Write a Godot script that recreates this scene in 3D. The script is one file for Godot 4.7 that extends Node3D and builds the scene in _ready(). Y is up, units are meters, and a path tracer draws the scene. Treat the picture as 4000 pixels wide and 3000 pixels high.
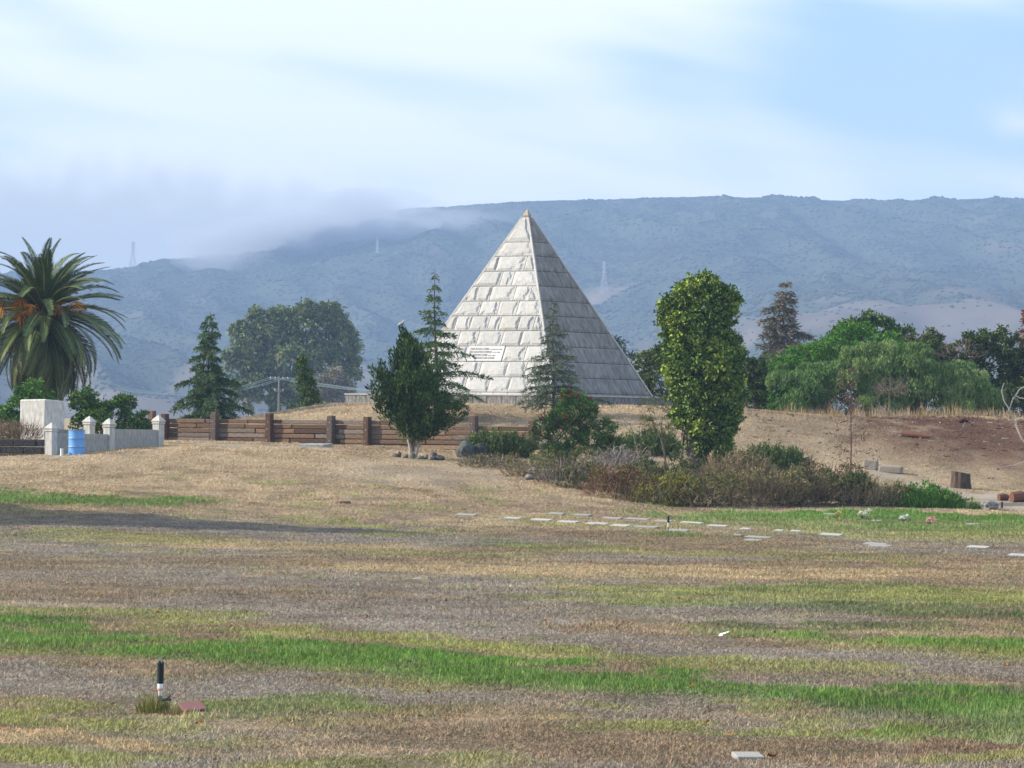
extends Node3D

# ------------------------------------------------------------------ helpers
var rng := RandomNumberGenerator.new()
var n1 := FastNoiseLite.new()
var n2 := FastNoiseLite.new()
var n3 := FastNoiseLite.new()
var taken := {}
var TH := deg_to_rad(33.1)          # the way the whole monument and its walls are turned

class MB:
	var v := PackedVector3Array()
	var n := PackedVector3Array()
	var c := PackedColorArray()
	var i := PackedInt32Array()
	var smooth := false
	func tri(a: Vector3, b: Vector3, d: Vector3, col: Color):
		var k := v.size()
		v.append(a); v.append(b); v.append(d)
		c.append(col); c.append(col); c.append(col)
		i.append(k); i.append(k + 1); i.append(k + 2)
	func quad(a: Vector3, b: Vector3, d: Vector3, e: Vector3, col: Color):
		var k := v.size()
		v.append(a); v.append(b); v.append(d); v.append(e)
		c.append(col); c.append(col); c.append(col); c.append(col)
		i.append(k); i.append(k + 1); i.append(k + 2); i.append(k); i.append(k + 2); i.append(k + 3)
	func leaf(p: Vector3, dir: Vector3, side: Vector3, ln: float, wd: float, col: Color):
		var m := p + dir * (ln * 0.45)
		var s := side * (wd * 0.5)
		quad(p, m - s, p + dir * ln, m + s, col)
	func box(o: Vector3, ax: Vector3, ay: Vector3, az: Vector3, col: Color, bev := 0.0):
		# o is the centre; ax, ay, az are half extents; bevelled when bev > 0
		if bev <= 0.0:
			var p := [o - ax - ay - az, o + ax - ay - az, o + ax + ay - az, o - ax + ay - az, o - ax - ay + az, o + ax - ay + az, o + ax + ay + az, o - ax + ay + az]
			quad(p[0], p[1], p[2], p[3], col); quad(p[5], p[4], p[7], p[6], col)
			quad(p[4], p[0], p[3], p[7], col); quad(p[1], p[5], p[6], p[2], col)
			quad(p[3], p[2], p[6], p[7], col); quad(p[4], p[5], p[1], p[0], col)
			return
		var bx := ax * (1.0 - bev / ax.length())
		var by := ay * (1.0 - bev / ay.length())
		var bz := az * (1.0 - bev / az.length())
		for s in [-1.0, 1.0]:
			face(o + ax * s, by, bz, ax * s, col); face(o + ay * s, bz, bx, ay * s, col); face(o + az * s, bx, by, az * s, col)
			for t in [-1.0, 1.0]:
				strip(o + ax * s + by * t, o + bx * s + ay * t, bz, ax * s + ay * t, col)
				strip(o + ay * s + bz * t, o + by * s + az * t, bx, ay * s + az * t, col)
				strip(o + az * s + bx * t, o + bz * s + ax * t, by, az * s + ax * t, col)
				for w in [-1.0, 1.0]:
					var a1: Vector3 = o + ax * s + by * t + bz * w
					var a2: Vector3 = o + bx * s + ay * t + bz * w
					var a3: Vector3 = o + bx * s + by * t + az * w
					if (a3 - a1).cross(a2 - a1).dot(ax * s + ay * t + az * w) > 0.0: tri(a1, a2, a3, col)
					else: tri(a1, a3, a2, col)
	func face(o: Vector3, a: Vector3, b: Vector3, out: Vector3, col: Color):
		if a.cross(b).dot(out) < 0.0: quad(o - a - b, o + a - b, o + a + b, o - a + b, col)
		else: quad(o - a - b, o - a + b, o + a + b, o + a - b, col)
	func strip(p: Vector3, q: Vector3, l: Vector3, out: Vector3, col: Color):
		if (q + l - (p - l)).cross(q - l - (p - l)).dot(out) < 0.0: quad(p - l, q - l, q + l, p + l, col)
		else: quad(p - l, p + l, q + l, q - l, col)
	func tube(pts: Array, rad: Array, sides: int, col: Color, caps := false):
		var k := v.size()
		var last := pts.size() - 1
		for j in pts.size():
			var t: Vector3 = ((pts[mini(j + 1, last)] as Vector3) - (pts[maxi(j - 1, 0)] as Vector3)).normalized()
			var a := t.cross(Vector3(0.31, 0.2, 0.93) if absf(t.y) > 0.8 else Vector3.UP).normalized()
			var b := t.cross(a)
			for s in sides:
				var w := TAU * s / sides
				v.append((pts[j] as Vector3) + (a * cos(w) + b * sin(w)) * float(rad[j]))
				c.append(col)
		for j in last:
			for s in sides:
				var p := k + j * sides + s
				var q := k + j * sides + (s + 1) % sides
				i.append(p); i.append(q); i.append(q + sides); i.append(p); i.append(q + sides); i.append(p + sides)
		if caps:
			for j in [0, last]:
				var m := v.size()
				v.append(pts[j]); c.append(col)
				for s in sides:
					var p: int = k + j * sides + s
					var q: int = k + j * sides + (s + 1) % sides
					i.append(m)
					i.append(p if j == 0 else q); i.append(q if j == 0 else p)
	func lathe(o: Vector3, prof: Array, sides: int, col: Color):
		var k := v.size()
		for p in prof:
			for s in sides:
				var w := TAU * s / sides
				v.append(o + Vector3(cos(w) * p.x, p.y, sin(w) * p.x)); c.append(col)
		for j in prof.size() - 1:
			for s in sides:
				var p2 := k + j * sides + s
				var q2 := k + j * sides + (s + 1) % sides
				i.append(p2); i.append(p2 + sides); i.append(q2 + sides); i.append(p2); i.append(q2 + sides); i.append(q2)
	func normals() -> PackedVector3Array:
		var r := PackedVector3Array(); r.resize(v.size())
		for t in range(0, i.size(), 3):
			var a := i[t]; var b := i[t + 1]; var d := i[t + 2]
			var m := (v[d] - v[a]).cross(v[b] - v[a])
			r[a] += m; r[b] += m; r[d] += m
		for t in r.size(): r[t] = r[t].normalized() if r[t].length_squared() > 0.0 else Vector3.UP
		return r
	func mesh(m: Material, with_normals := false) -> ArrayMesh:
		var a := []; a.resize(Mesh.ARRAY_MAX)
		a[Mesh.ARRAY_VERTEX] = v; a[Mesh.ARRAY_INDEX] = i; a[Mesh.ARRAY_COLOR] = c
		if with_normals: a[Mesh.ARRAY_NORMAL] = normals()
		var r := ArrayMesh.new()
		r.add_surface_from_arrays(Mesh.PRIMITIVE_TRIANGLES, a)
		r.surface_set_material(0, m)
		return r

func L(r: float, g: float, b: float) -> Color: return Color(r, g, b)
func vary(col: Color, amt: float) -> Color:
	var k := 1.0 + rng.randf_range(-amt, amt)
	return Color(col.r * k * (1.0 + rng.randf_range(-amt, amt) * 0.3), col.g * k, col.b * k * (1.0 + rng.randf_range(-amt, amt) * 0.3))
func rv() -> Vector3:
	var y := rng.randf_range(-1.0, 1.0)
	var a := rng.randf() * TAU
	var s := sqrt(1.0 - y * y)
	return Vector3(s * cos(a), y, s * sin(a))
func sm(a: float, b: float, x: float) -> float:
	var t := clampf((x - a) / (b - a), 0.0, 1.0)
	return t * t * (3.0 - 2.0 * t)

func numbered(s: String) -> String:
	if not taken.has(s):
		taken[s] = 0
		return s
	taken[s] += 1
	return "%s_%03d" % [s, taken[s]]
func tag(o: Node, label: String, category := "", group := "", kind := "") -> Node:
	if label: o.set_meta("label", label)
	if category: o.set_meta("category", category)
	if group: o.set_meta("group", group)
	if kind: o.set_meta("kind", kind)
	return o
func thing(called: String, label: String, category: String, at := Vector3.ZERO, turn := 0.0, group := "") -> Node3D:
	var o := Node3D.new()
	o.name = numbered(called)
	add_child(o)
	o.position = at
	o.rotation.y = turn
	tag(o, label, category, group)
	return o
func part(called: String, m: Mesh, parent: Node, at := Vector3.ZERO) -> MeshInstance3D:
	var o := MeshInstance3D.new()
	if parent == self: o.name = numbered(called)
	else:
		var k := 0
		var nm := called
		while parent.has_node(nm):
			k += 1
			nm = "%s_%03d" % [called, k]
		o.name = nm
	o.mesh = m
	o.position = at
	parent.add_child(o)
	return o
func struct(called: String, m: Mesh) -> MeshInstance3D:
	var o := part(called, m, self)
	o.set_meta("kind", "structure")
	return o

func mat(rough := 0.9, back := 0.0, spec := 0.3) -> StandardMaterial3D:
	var m := StandardMaterial3D.new()
	m.vertex_color_use_as_albedo = true
	m.roughness = rough
	m.metallic_specular = spec
	if back > 0.0:
		m.backlight_enabled = true
		m.backlight = Color(back, back, back * 0.6)
	return m
func noise_tex(freq: float, lo: Color, hi: Color, sd: int, size := 512, kind := FastNoiseLite.TYPE_SIMPLEX_SMOOTH, oct := 5) -> NoiseTexture2D:
	var f := FastNoiseLite.new()
	f.seed = sd; f.frequency = freq; f.noise_type = kind; f.fractal_octaves = oct
	var t := NoiseTexture2D.new()
	t.width = size; t.height = size; t.seamless = true; t.noise = f
	var g := Gradient.new()
	g.set_color(0, lo); g.set_color(1, hi)
	t.color_ramp = g
	return t
func tri_map(m: StandardMaterial3D, t: Texture2D, scale: Vector3, bump: Texture2D = null, cm := 0.0) -> StandardMaterial3D:
	m.albedo_texture = t
	m.uv1_triplanar = true
	m.uv1_world_triplanar = true
	m.uv1_scale = scale
	if bump:
		m.heightmap_enabled = true
		m.heightmap_texture = bump
		m.heightmap_scale = cm
	return m

# ------------------------------------------------------------------ terrain (x to the right, d metres ahead of the viewer; z = -d)
var cols := [
	[-19.0, [[108, 0], [124, .25], [140, .66], [160, 1.3], [172, 1.9], [178, 2.05], [230, 2.2]]],
	[-12.5, [[110, 0], [125, .16], [140, .5], [160, 1.25], [173, 2.15], [185, 2.55], [230, 2.6]]],
	[-5.0, [[118, 0], [140, .25], [160, 1.15], [172, 2.05], [183, 2.45], [230, 2.6]]],
	[0.0, [[118, 0], [145, .2], [160, .85], [170, 1.7], [182, 2.25], [230, 2.6]]],
	[6.5, [[120, 0], [150, .25], [162, .6], [167, 1.35], [174, 1.8], [182, 2.2], [230, 2.5]]],
	[12.0, [[120, 0], [150, .22], [164, .65], [172, 1.1], [180, 1.7], [190, 2.3], [230, 2.5]]],
	[18.5, [[120, 0], [150, .2], [163, .55], [172, .95], [180, 1.35], [190, 2.2], [230, 2.5]]]]
var hk := [[-16, 2.55], [-13.5, 2.75], [-11, 3.45], [-7, 4.12], [-3, 4.2], [5, 4.2], [9.4, 4.1], [13.5, 3.86], [20, 3.9], [30, 3.6]]
const WX := -13.5
const WD := 189.5

func prof(k: Array, d: float) -> float:
	var last := k.size() - 1
	if d <= k[0][0]: return k[0][1]
	if d >= k[last][0]: return k[last][1]
	var i := 0
	while d >= k[i + 1][0]: i += 1
	var h: float = k[i + 1][0] - k[i][0]
	var t: float = (d - k[i][0]) / h
	var ma := 0.0
	var mb := 0.0
	if i > 0: ma = (float(k[i + 1][1]) - k[i - 1][1]) / (float(k[i + 1][0]) - k[i - 1][0])
	if i + 1 < last: mb = (float(k[i + 2][1]) - k[i][1]) / (float(k[i + 2][0]) - k[i][0])
	var t2 := t * t
	var t3 := t2 * t
	return (2 * t3 - 3 * t2 + 1) * k[i][1] + (t3 - 2 * t2 + t) * h * ma + (3 * t2 - 2 * t3) * k[i + 1][1] + (t3 - t2) * h * mb
func low(x: float, d: float) -> float:
	if d < 108.0: return 0.0
	var last := cols.size() - 1
	if x <= cols[0][0]: return prof(cols[0][1], d)
	if x >= cols[last][0]: return prof(cols[last][1], d)
	var i := 0
	while x >= cols[i + 1][0]: i += 1
	var t: float = sm(cols[i][0], cols[i + 1][0], x)
	return lerpf(prof(cols[i][1], d), prof(cols[i + 1][1], d), t)
func gy(x: float, d: float) -> float:
	var l := low(x, d)
	if d > 172.0:
		var s := sm(174.0 + 2.0 * sm(6, 14, x), 198.0, d) * (1.0 - sm(214, 245, d))
		var along := (x - WX) * cos(TH) - (d - WD) * sin(TH)
		var behind := (x - WX) * sin(TH) + (d - WD) * cos(TH)
		if along < 19.0 and along > -1.4:
			var w := sm(0.10, 0.42, behind)
			s *= lerpf(w, 1.0, sm(15.5, 19.0, along))
		elif along <= -1.4:
			s *= sm(0.0, 1.5, behind)
		l += maxf(0.0, prof(hk, x) - l) * s
	return l + 0.02 * n2.get_noise_2d(x * 6.0, d * 6.0) * sm(60, 150, d) * 2.0
func G(x: float, d: float, dy := 0.0) -> Vector3: return Vector3(x, gy(x, d) + dy, -d)

# the grass: 0 straw 1 brown 2 grey 3 yellow green 4 lush 5 red brown 6 bare path 7 dark weeds 8 tan
var kinds := [L(.58, .45, .295), L(.325, .245, .165), L(.345, .30, .255), L(.33, .345, .125), L(.16, .29, .068), L(.19, .108, .078), L(.60, .505, .40), L(.12, .18, .065), L(.53, .41, .245)]
var tall := [.026, .026, .020, .034, .05, .03, .0, .045, .028]
var patches := [
	[-6.5, 84, 5, 7, -1, 1, .7], [-3, 74, 3.5, 6, -1, 2, .9], [0, 68, 3.2, 7, -1, 2, 1], [2.5, 60.5, 3, 5, -1, 2, 1], [5.2, 56.5, 2.4, 3, -.8, 2, 1], [3.6, 75, 2.8, 4, -.5, 2, .8], [-8, 92, 4, 6, 0, 2, .5], [8.5, 54, 3, 4, -1, 2, .9], [-10, 80, 4, 7, -1, 1, .7],
	[-6, 73, 5, 3, -1.4, 3, .7], [-2, 64.5, 3.5, 2.8, -1.5, 3, .85], [1, 58.5, 2.6, 2.2, -1.4, 3, .8],
	[-12, 72, 4, 5.5, -1.5, 4, 1], [-7.2, 65, 3.6, 5.0, -1.5, 4, 1], [-3, 58.2, 3.2, 3.9, -1.5, 4, .95], [0, 54, 2.6, 2.7, -1.4, 4, .9], [2.6, 50.2, 2.4, 2.5, -1.3, 4, .85], [5.2, 47, 2.6, 3.2, -1.2, 4, .75], [9, 42, 3, 5, -1.2, 4, .8],
	[-6.5, 54, 3.6, 3.0, -1.2, 2, 1], [-2.5, 50.8, 2.6, 2, -1.3, 2, 1], [.3, 48.7, 2, 1.2, -1.2, 2, .8], [-11, 59, 3.5, 3, -1.2, 2, 1],
	[-3.6, 46.2, 3, 2.2, -.6, 3, .85], [-2.2, 47.9, 1.6, .9, -.5, 4, .5], [-3.2, 42.5, 3, 1.4, -.3, 8, .9], [-3.8, 39.8, 1.8, 1.2, 0, 3, .9], [-.8, 40, 1.5, .9, 0, 3, .7], [.6, 43, 2.5, 3, -.4, 1, .9], [3, 41.5, 2, 1.6, 0, 1, .9], [2.5, 45.3, 2.2, 1.6, -.6, 3, .8], [4.3, 40.6, 1.3, .8, 0, 3, .8], [4.2, 42.3, 1.2, .5, 0, 5, .6], [4.3, 44.3, 1.5, 1.5, 0, 4, .55],
	[6.3, 63.5, 2.6, 5.2, -.5, 3, .95], [6.5, 64.5, 2.3, 3.6, -.5, 4, .95], [4.2, 67.5, 1.5, 1.6, -.5, 4, .7], [3.4, 80.5, 1.5, 2.2, -.4, 4, .55], [6.6, 90.5, 3, 1.8, -.3, 4, .5], [9.5, 61, 2.5, 5, -.5, 3, .9], [5.5, 86, 4.5, 5.5, -.6, 3, .9], [10, 84, 4, 6, -.6, 3, .9], [2.4, 83, 1.8, 4, 0, 3, .75], [6.8, 77, 2.4, 4, -.4, 7, .75], [4.3, 70.5, 1.6, 1.8, -.4, 7, .75], [4.6, 89, 1.2, 1.5, 0, 7, .6],
	[0, 101, 6, 6, -.4, 8, .9], [6, 100, 5, 6, 0, 8, .75], [-5, 106, 4, 5, 0, 1, .7], [-6, 120, 5, 4.5, -.8, 8, .9], [-1.5, 113, 3, 3.5, -.8, 3, .5], [4.5, 116, 5, 5, -.5, 3, .5], [-10, 124, 3.5, 3.5, -.8, 3, .6],
	[-2, 129, 3.5, 5, -.5, 2, .9], [2.5, 112, 3, 4.5, -.3, 2, .8], [-9, 133, 4, 5, 0, 2, .8], [-4.3, 140, 3, 2.5, -.8, 3, .8], [-3, 133, 1.6, 1.2, 0, 3, .7], [-.7, 127, 1.8, 1.6, -.7, 4, .6], [1, 121, 2, 1.6, -.6, 4, .5], [4.3, 135, 2.4, 2, 0, 4, .5], [3, 146, 4, 5, -.7, 3, .45],
	[-14.5, 146, 3.8, 4, -.3, 4, .9], [9.5, 155, 5.5, 5, -.2, 4, .85], [15, 149, 6, 6, 0, 4, .75], [12.5, 142, 6, 4, 0, 3, .7], [12, 192, 3.6, 7, -.5, 1, .75], [15.5, 186, 3.5, 5, -.5, 5, .5], [11, 159, 5, 3.2, 0, 4, 1], [16, 156, 5, 5, 0, 4, .95], [22, 156, 6, 6, 0, 4, .9], [10, 147, 5, 4, -.4, 4, .5], [13, 138, 5, 5, 0, 3, .5], [12.3, 152.3, 2.8, 1.6, 0, 1, .6], [10, 131, 6, 4, 0, 1, .6], [10, 161, 2, .6, 0, 6, .7],
	[13.3, 178.0, 1.6, 1.3, 0, 6, 1], [14.8, 174.8, 1.7, 2.0, 0, 6, 1], [16.2, 170.5, 1.7, 2.4, 0, 6, 1], [17.3, 166, 1.8, 3, 0, 6, 1], [18.8, 163.4, 2, 2.4, 0, 6, 1],
	[19.5, 190, 5, 9, 0, 5, .95], [16.2, 195, 3.6, 5, 0, 5, .6], [27, 190, 8, 13, 0, 5, .95],
	[-10.7, 179, 2.2, 1.2, 0, 6, .8], [-7, 178.4, 3, 1.2, 0, 6, .5], [-16, 170.5, 4.5, .9, 0, 6, .8], [-3.5, 166, 3.2, 4, -.5, 6, .4], [-3.4, 160.5, 1.6, .9, -.7, 5, .55], [-1.9, 158.5, 1.2, .7, -.7, 5, .55]]
var near_patches := []       # the patches that reach each 4 m of distance
func sort_patches():
	for k in 70: near_patches.append([])
	for p in patches:
		var r: float = p[3] * 1.25 + absf(p[4]) * p[2] * 1.25 + 5.0
		for k in 70:
			if absf(k * 4.0 + 2.0 - p[1]) < r + 2.0: near_patches[k].append(p)
func ground(x: float, d: float) -> Array:      # [colour, blade height]
	var a := n1.get_noise_2d(x * 0.9, d * 0.45)
	var b := n2.get_noise_2d(x * 1.6, d * 1.0)
	var dry := sm(-.35, .35, a)
	var c: Color = (kinds[1] as Color).lerp(kinds[2], dry)
	var h := .024
	if d > 134.0:
		var w := sm(134, 150, d + a * 8.0)
		c = c.lerp((kinds[0] as Color).lerp(kinds[1], sm(.0, .7, b + a * .5) * .75), w)
		h = .026
	# small tufts and bare spots that break up the larger patches
	if d < 165.0:
		var s1 := sm(.12, .42, n2.get_noise_2d(x * 9.0 + 90.0, d * 3.4)) * sm(-.3, .3, b + .2)
		c = c.lerp(kinds[3], s1 * .5)
		var s2 := sm(.16, .45, n2.get_noise_2d(x * 11.0 + 400.0, d * 4.2))
		c = c.lerp(L(.235, .18, .13), s2 * .5)
		h *= 1.0 - .5 * s2
	var s3 := sm(.15, .45, n2.get_noise_2d(x * 8.0 + 700.0, d * 3.6))
	c = c.lerp(kinds[8] if d < 150.0 else L(.33, .25, .16), s3 * .45)
	var f := n3.get_noise_2d(x * 17.0 + 80.0, d * 8.0)
	var g := n2.get_noise_2d(x * 5.0 + 33.0, d * 2.4)
	var q := d + a * 2.4 + b * 2.6 + g * 1.7 + f * 1.6
	var p := x + b * 1.2 + a * .9 + g * .8
	for k in near_patches[clampi(int(d / 4.0), 0, 69)]:
		var dx: float = p - k[0]
		if dx > k[2] * 1.25 or dx < -k[2] * 1.25: continue
		var dd: float = q - k[1] - dx * k[4]
		if dd > k[3] * 1.25 or dd < -k[3] * 1.25: continue
		var r: float = sqrt(dx * dx / (k[2] * k[2]) + dd * dd / (k[3] * k[3])) + b * .3 + f * .32 + g * .35
		if r < 1.2:
			var w2: float = (1.0 - sm(.45, 1.2, r)) * k[6] * .93
			c = c.lerp(kinds[k[5]], w2)
			h = lerpf(h, tall[k[5]], w2)
	# worn holes and dry thatch inside the patches too
	var s4 := sm(.2, .42, n2.get_noise_2d(x * 15.0 + 900.0, d * 6.0)) * .6 + sm(.22, .5, n3.get_noise_2d(x * 22.0 + 50.0, d * 11.0)) * .35
	if d < 150.0:
		c = c.lerp(L(.20, .165, .115), s4 * .8)
		h *= 1.0 - .6 * s4
	var e := 1.0 + .22 * n3.get_noise_2d(x * 9.0, d * 5.0) + .16 * b
	return [Color(c.r * e, c.g * e, c.b * e), h]

func build_ground():
	var xs := PackedFloat32Array()
	var ds := PackedFloat32Array()
	for v in [-400, -250, -160, -110, -80, -60, -48, -40, -34, -30, -27]: xs.append(v)
	var x := -25.0
	while x < 27.0:
		xs.append(x); x += 0.3
	for v in [28, 31, 35, 40, 48, 60, 80, 110, 160, 250, 400]: xs.append(v)
	for v in [-120, -60, -30, -10, 0, 10, 18, 24, 28, 31]: ds.append(v)
	x = 33.0
	while x < 212.0:
		ds.append(x); x += 0.32
	for v in [213, 215, 218, 222, 226, 230, 235, 240, 246, 252]: ds.append(v)
	var m := MB.new()
	var w := xs.size()
	for d in ds:
		for px in xs:
			m.v.append(Vector3(px, gy(px, d), -d))
			var c: Color = ground(px, d)[0]
			m.c.append(Color(c.r * .8, c.g * .8, c.b * .8))
	for r in ds.size() - 1:
		for s in w - 1:
			var k := r * w + s
			m.i.append(k); m.i.append(k + w); m.i.append(k + 1)
			m.i.append(k + 1); m.i.append(k + w); m.i.append(k + w + 1)
	var gm := mat(1.0, 0.0, 0.1)
	tri_map(gm, noise_tex(.03, Color(.72, .72, .72), Color(1, 1, 1), 5), Vector3(.45, .45, .45), noise_tex(.06, Color.BLACK, Color.WHITE, 6), 3.0)
	struct("ground", m.mesh(gm, true))
	# the valley floor between the cemetery and the hills
	m = MB.new()
	var vx := [-3000, -1500, -800, -500, -300, -180, -100, -50, 0, 50, 100, 180, 300, 500, 800, 1500, 3000]
	var vd := [250, 300, 400, 550, 700, 1000, 1400, 1900, 2300]
	for d in vd:
		for px in vx:
			m.v.append(Vector3(px, valley(d), -d))
			m.c.append(vary(L(.33, .26, .17), .1))
	for r in vd.size() - 1:
		for s in vx.size() - 1:
			var k: int = r * vx.size() + s
			m.i.append(k); m.i.append(k + vx.size()); m.i.append(k + 1)
			m.i.append(k + 1); m.i.append(k + vx.size()); m.i.append(k + vx.size() + 1)
	struct("valley_floor", m.mesh(mat(1.0, 0, .1), true))
func valley(d: float) -> float: return lerpf(2.0, 5.5, sm(250, 700, d)) + lerpf(0.0, 5.0, sm(700, 2300, d))

var bare_spots := []        # [x, d, radius] kept clear of blades
func build_grass():
	var m := MB.new()
	for k in 12:
		var a := rng.randf() * TAU
		var o := Vector3(cos(a), 0, sin(a)) * rng.randf_range(.005, .085)
		var ln := rng.randf_range(.5, 1.15)
		var lean := Vector3(rng.randf_range(-.35, .35), 0, rng.randf_range(-.35, .35)) * .13
		var s := Vector3(cos(a + 1.3), 0, sin(a + 1.3)) * .0045
		var t := rng.randf_range(.75, 1.2)
		m.tri(o - s, o + lean + Vector3(0, ln, 0), o + s, Color(t, t, t * .95))
	var gm := mat(.9, .3, .06)
	var tuft := m.mesh(gm)
	for zone in 2:
		var buf := PackedFloat32Array()
		var count := 0
		var bands: Array = [[36, 50, 230], [50, 66, 140], [66, 90, 75], [90, 134, 36]] if zone == 0 else [[134, 168, 30], [168, 200, 20]]
		for bd in bands:
			var n := int((bd[1] - bd[0]) * 2.0 * (bd[1] * .105 + 4.6) * bd[2])
			for k in n:
				var d := rng.randf_range(bd[0], bd[1])
				var half := d * .1053 + 4.5
				var x := rng.randf_range(-half, half)
				var gr := ground(x, d)
				var h: float = gr[1]
				if h < .006 or (h < .02 and rng.randf() > h / .02): continue
				var skip := false
				if d < 60.0 or d > 110.0:
					for b in bare_spots:
						if absf(x - b[0]) < b[2] and d - b[1] < b[2] * .6 and d - b[1] > -b[2] * 1.3:
							skip = true
							break
				if skip: continue
				var along := (x - WX) * cos(TH) - (d - WD) * sin(TH)
				var behind := (x - WX) * sin(TH) + (d - WD) * cos(TH)
				if behind > -.9 and behind < .6 and along > -1.0 and along < 18.0: continue
				var far: float = 1.0 + d / 190.0
				var sx := rng.randf_range(.8, 1.5) * far
				var sy := h * rng.randf_range(.55, 1.45) * (1.0 + .5 * n2.get_noise_2d(x * 4.0, d * 4.0)) * (0.85 + d / 250.0)
				if rng.randf() < .02: sy *= 2.2
				var a := rng.randf() * TAU
				var ca := cos(a) * sx
				var sa := sin(a) * sx
				var c: Color = gr[0]
				var j := rng.randf_range(.74, 1.32)
				var jr := j * rng.randf_range(.88, 1.16)
				buf.append_array(PackedFloat32Array([ca, 0, sa, x, 0, sy, 0, gy(x, d) - .004, -sa, 0, ca, -d, c.r * jr, c.g * j, c.b * j, 1]))
				count += 1
		var mm := MultiMesh.new()
		mm.transform_format = MultiMesh.TRANSFORM_3D
		mm.use_colors = true
		mm.mesh = tuft
		mm.instance_count = count
		mm.buffer = buf
		var o := MultiMeshInstance3D.new()
		o.name = "lawn_grass" if zone == 0 else "dry_slope_grass"
		o.multimesh = mm
		add_child(o)
		tag(o, "patchy green, brown and grey grass of the lawn in front" if zone == 0 else "straw coloured dry grass on the slopes below and beside the pyramid", "grass", "", "stuff")

# ------------------------------------------------------------------ far hills
var hr := [[-2500, 150], [-900, 165], [-526, 170], [-434, 176], [-342, 187], [-263, 198], [-190, 221], [-137, 241], [-60, 249], [0, 254], [132, 259], [210, 261], [342, 259], [440, 261], [500, 262], [540, 257], [700, 240], [1000, 215], [2500, 180]]
var hf := [[-2500, 60], [-400, 63], [-253, 62], [-215, 54], [-100, 48], [20, 52], [76, 66], [104, 74], [168, 93], [253, 101], [337, 100], [600, 95], [2500, 80]]
func hill(x: float, d: float) -> float:
	var f := prof(hf, x) - 8.0
	var r := prof(hr, x)
	var y := 6.0 + f * sm(2000, 3250, d)
	var up := sm(3150, 5150, d)
	y += (r - f - 6.0) * (up * .65 + .35 * clampf((d - 3150) / 1900.0, 0, 1))
	y -= sm(5100, 6200, d) * 140.0
	var mid := sm(2100, 2700, d) * (1.0 - sm(4650, 5000, d))
	var rid := 1.0 - absf(n1.get_noise_2d(x * .11 + d * .012, d * .022)) * 2.2
	y += (rid - .5) * 17.0 * mid
	y += n2.get_noise_2d(x * .2, d * .1) * 3.5 * sm(2100, 2700, d) * (1.0 - .75 * sm(4700, 5050, d))
	return y
func scrubby(x: float, d: float) -> float:      # 1 chaparral, 0 dry grass
	var edge := 3060.0 + 260.0 * n1.get_noise_2d(x * .25, 40.0) + 130.0 * sm(100, 300, x) - 150.0 * sm(-100, -250, x)
	var s := sm(-90, 90, d - edge + 330.0 * n2.get_noise_2d(x * .12, d * .05))
	var b := n3.get_noise_2d(x * .11, d * .05)
	s = maxf(s, sm(.08, .30, b) * sm(2300, 2700, d))
	s *= 1.0 - .6 * sm(.50, .62, n1.get_noise_2d(x * .22 + 300.0, d * .11)) * sm(.0, 1.0, 1.0)
	return s * sm(.6, 1.3, Vector2((x - 72.0) / 26.0, (d - 3800.0) / 60.0).length() + .5 * n3.get_noise_2d(x * 2.0, d))
func build_hills():
	var m := MB.new()
	var xs := PackedFloat32Array()
	var ds := PackedFloat32Array()
	for v in [-3000, -2200, -1600, -1200, -950, -800, -720]: xs.append(v)
	var x := -660.0
	while x <= 660.0:
		xs.append(x); x += 8.0
	for v in [720, 800, 950, 1200, 1600, 2200, 3000]: xs.append(v)
	x = 1900.0
	while x < 5250.0:
		ds.append(x); x += 20.0
	for v in [5350, 5500, 5800, 6200]: ds.append(v)
	var w := xs.size()
	for d in ds:
		for px in xs:
			m.v.append(Vector3(px, hill(px, d), -d))
			var s := scrubby(px, d)
			var c := L(.13, .108, .086).lerp(L(.055, .066, .043), s)
			var e := 1.0 + .30 * n3.get_noise_2d(px * .5, d * .3) + .25 * n2.get_noise_2d(px * .13, d * .07)
			m.c.append(Color(c.r * e, c.g * e, c.b * e))
	for r in ds.size() - 1:
		for s in w - 1:
			var k := r * w + s
			m.i.append(k); m.i.append(k + w); m.i.append(k + 1)
			m.i.append(k + 1); m.i.append(k + w); m.i.append(k + w + 1)
	struct("hills", m.mesh(mat(1.0, 0, .1), true))
	# bushes of the chaparral
	m = MB.new()
	blob(m, Vector3.ZERO, Vector3.ONE, 1.0, 0.3, 2)
	var bm := m.mesh(mat(1.0, 0, .1), false)
	var buf := PackedFloat32Array()
	var count := 0
	for k in 90000:
		x = rng.randf_range(-680, 680)
		var d := rng.randf_range(2400, 5160)
		if absf(x) > d * .125 + 30.0: continue
		var s := scrubby(x, d)
		if rng.randf() > s * .86 + .14: continue
		var r := rng.randf_range(.8, 2.0)
		if s < .4: r *= rng.randf_range(.35, .9)
		var a := rng.randf() * TAU
		var c := L(.055, .066, .042).lerp(L(.072, .075, .05), rng.randf() * rng.randf())
		var j := rng.randf_range(.85, 1.12)
		var y := r * rng.randf_range(.6, 1.0)
		buf.append_array(PackedFloat32Array([cos(a) * r, 0, sin(a) * r, x, 0, y * .8, 0, hill(x, d), -sin(a) * r, 0, cos(a) * r, -d, c.r * j, c.g * j, c.b * j, 1]))
		count += 1
	var mm := MultiMesh.new()
	mm.transform_format = MultiMesh.TRANSFORM_3D
	mm.use_colors = true
	mm.mesh = bm
	mm.instance_count = count
	mm.buffer = buf
	var o := MultiMeshInstance3D.new()
	o.name = "chaparral_scrub"
	o.multimesh = mm
	add_child(o)
	tag(o, "dark scrub covering the far hillsides", "scrub", "", "stuff")

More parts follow.
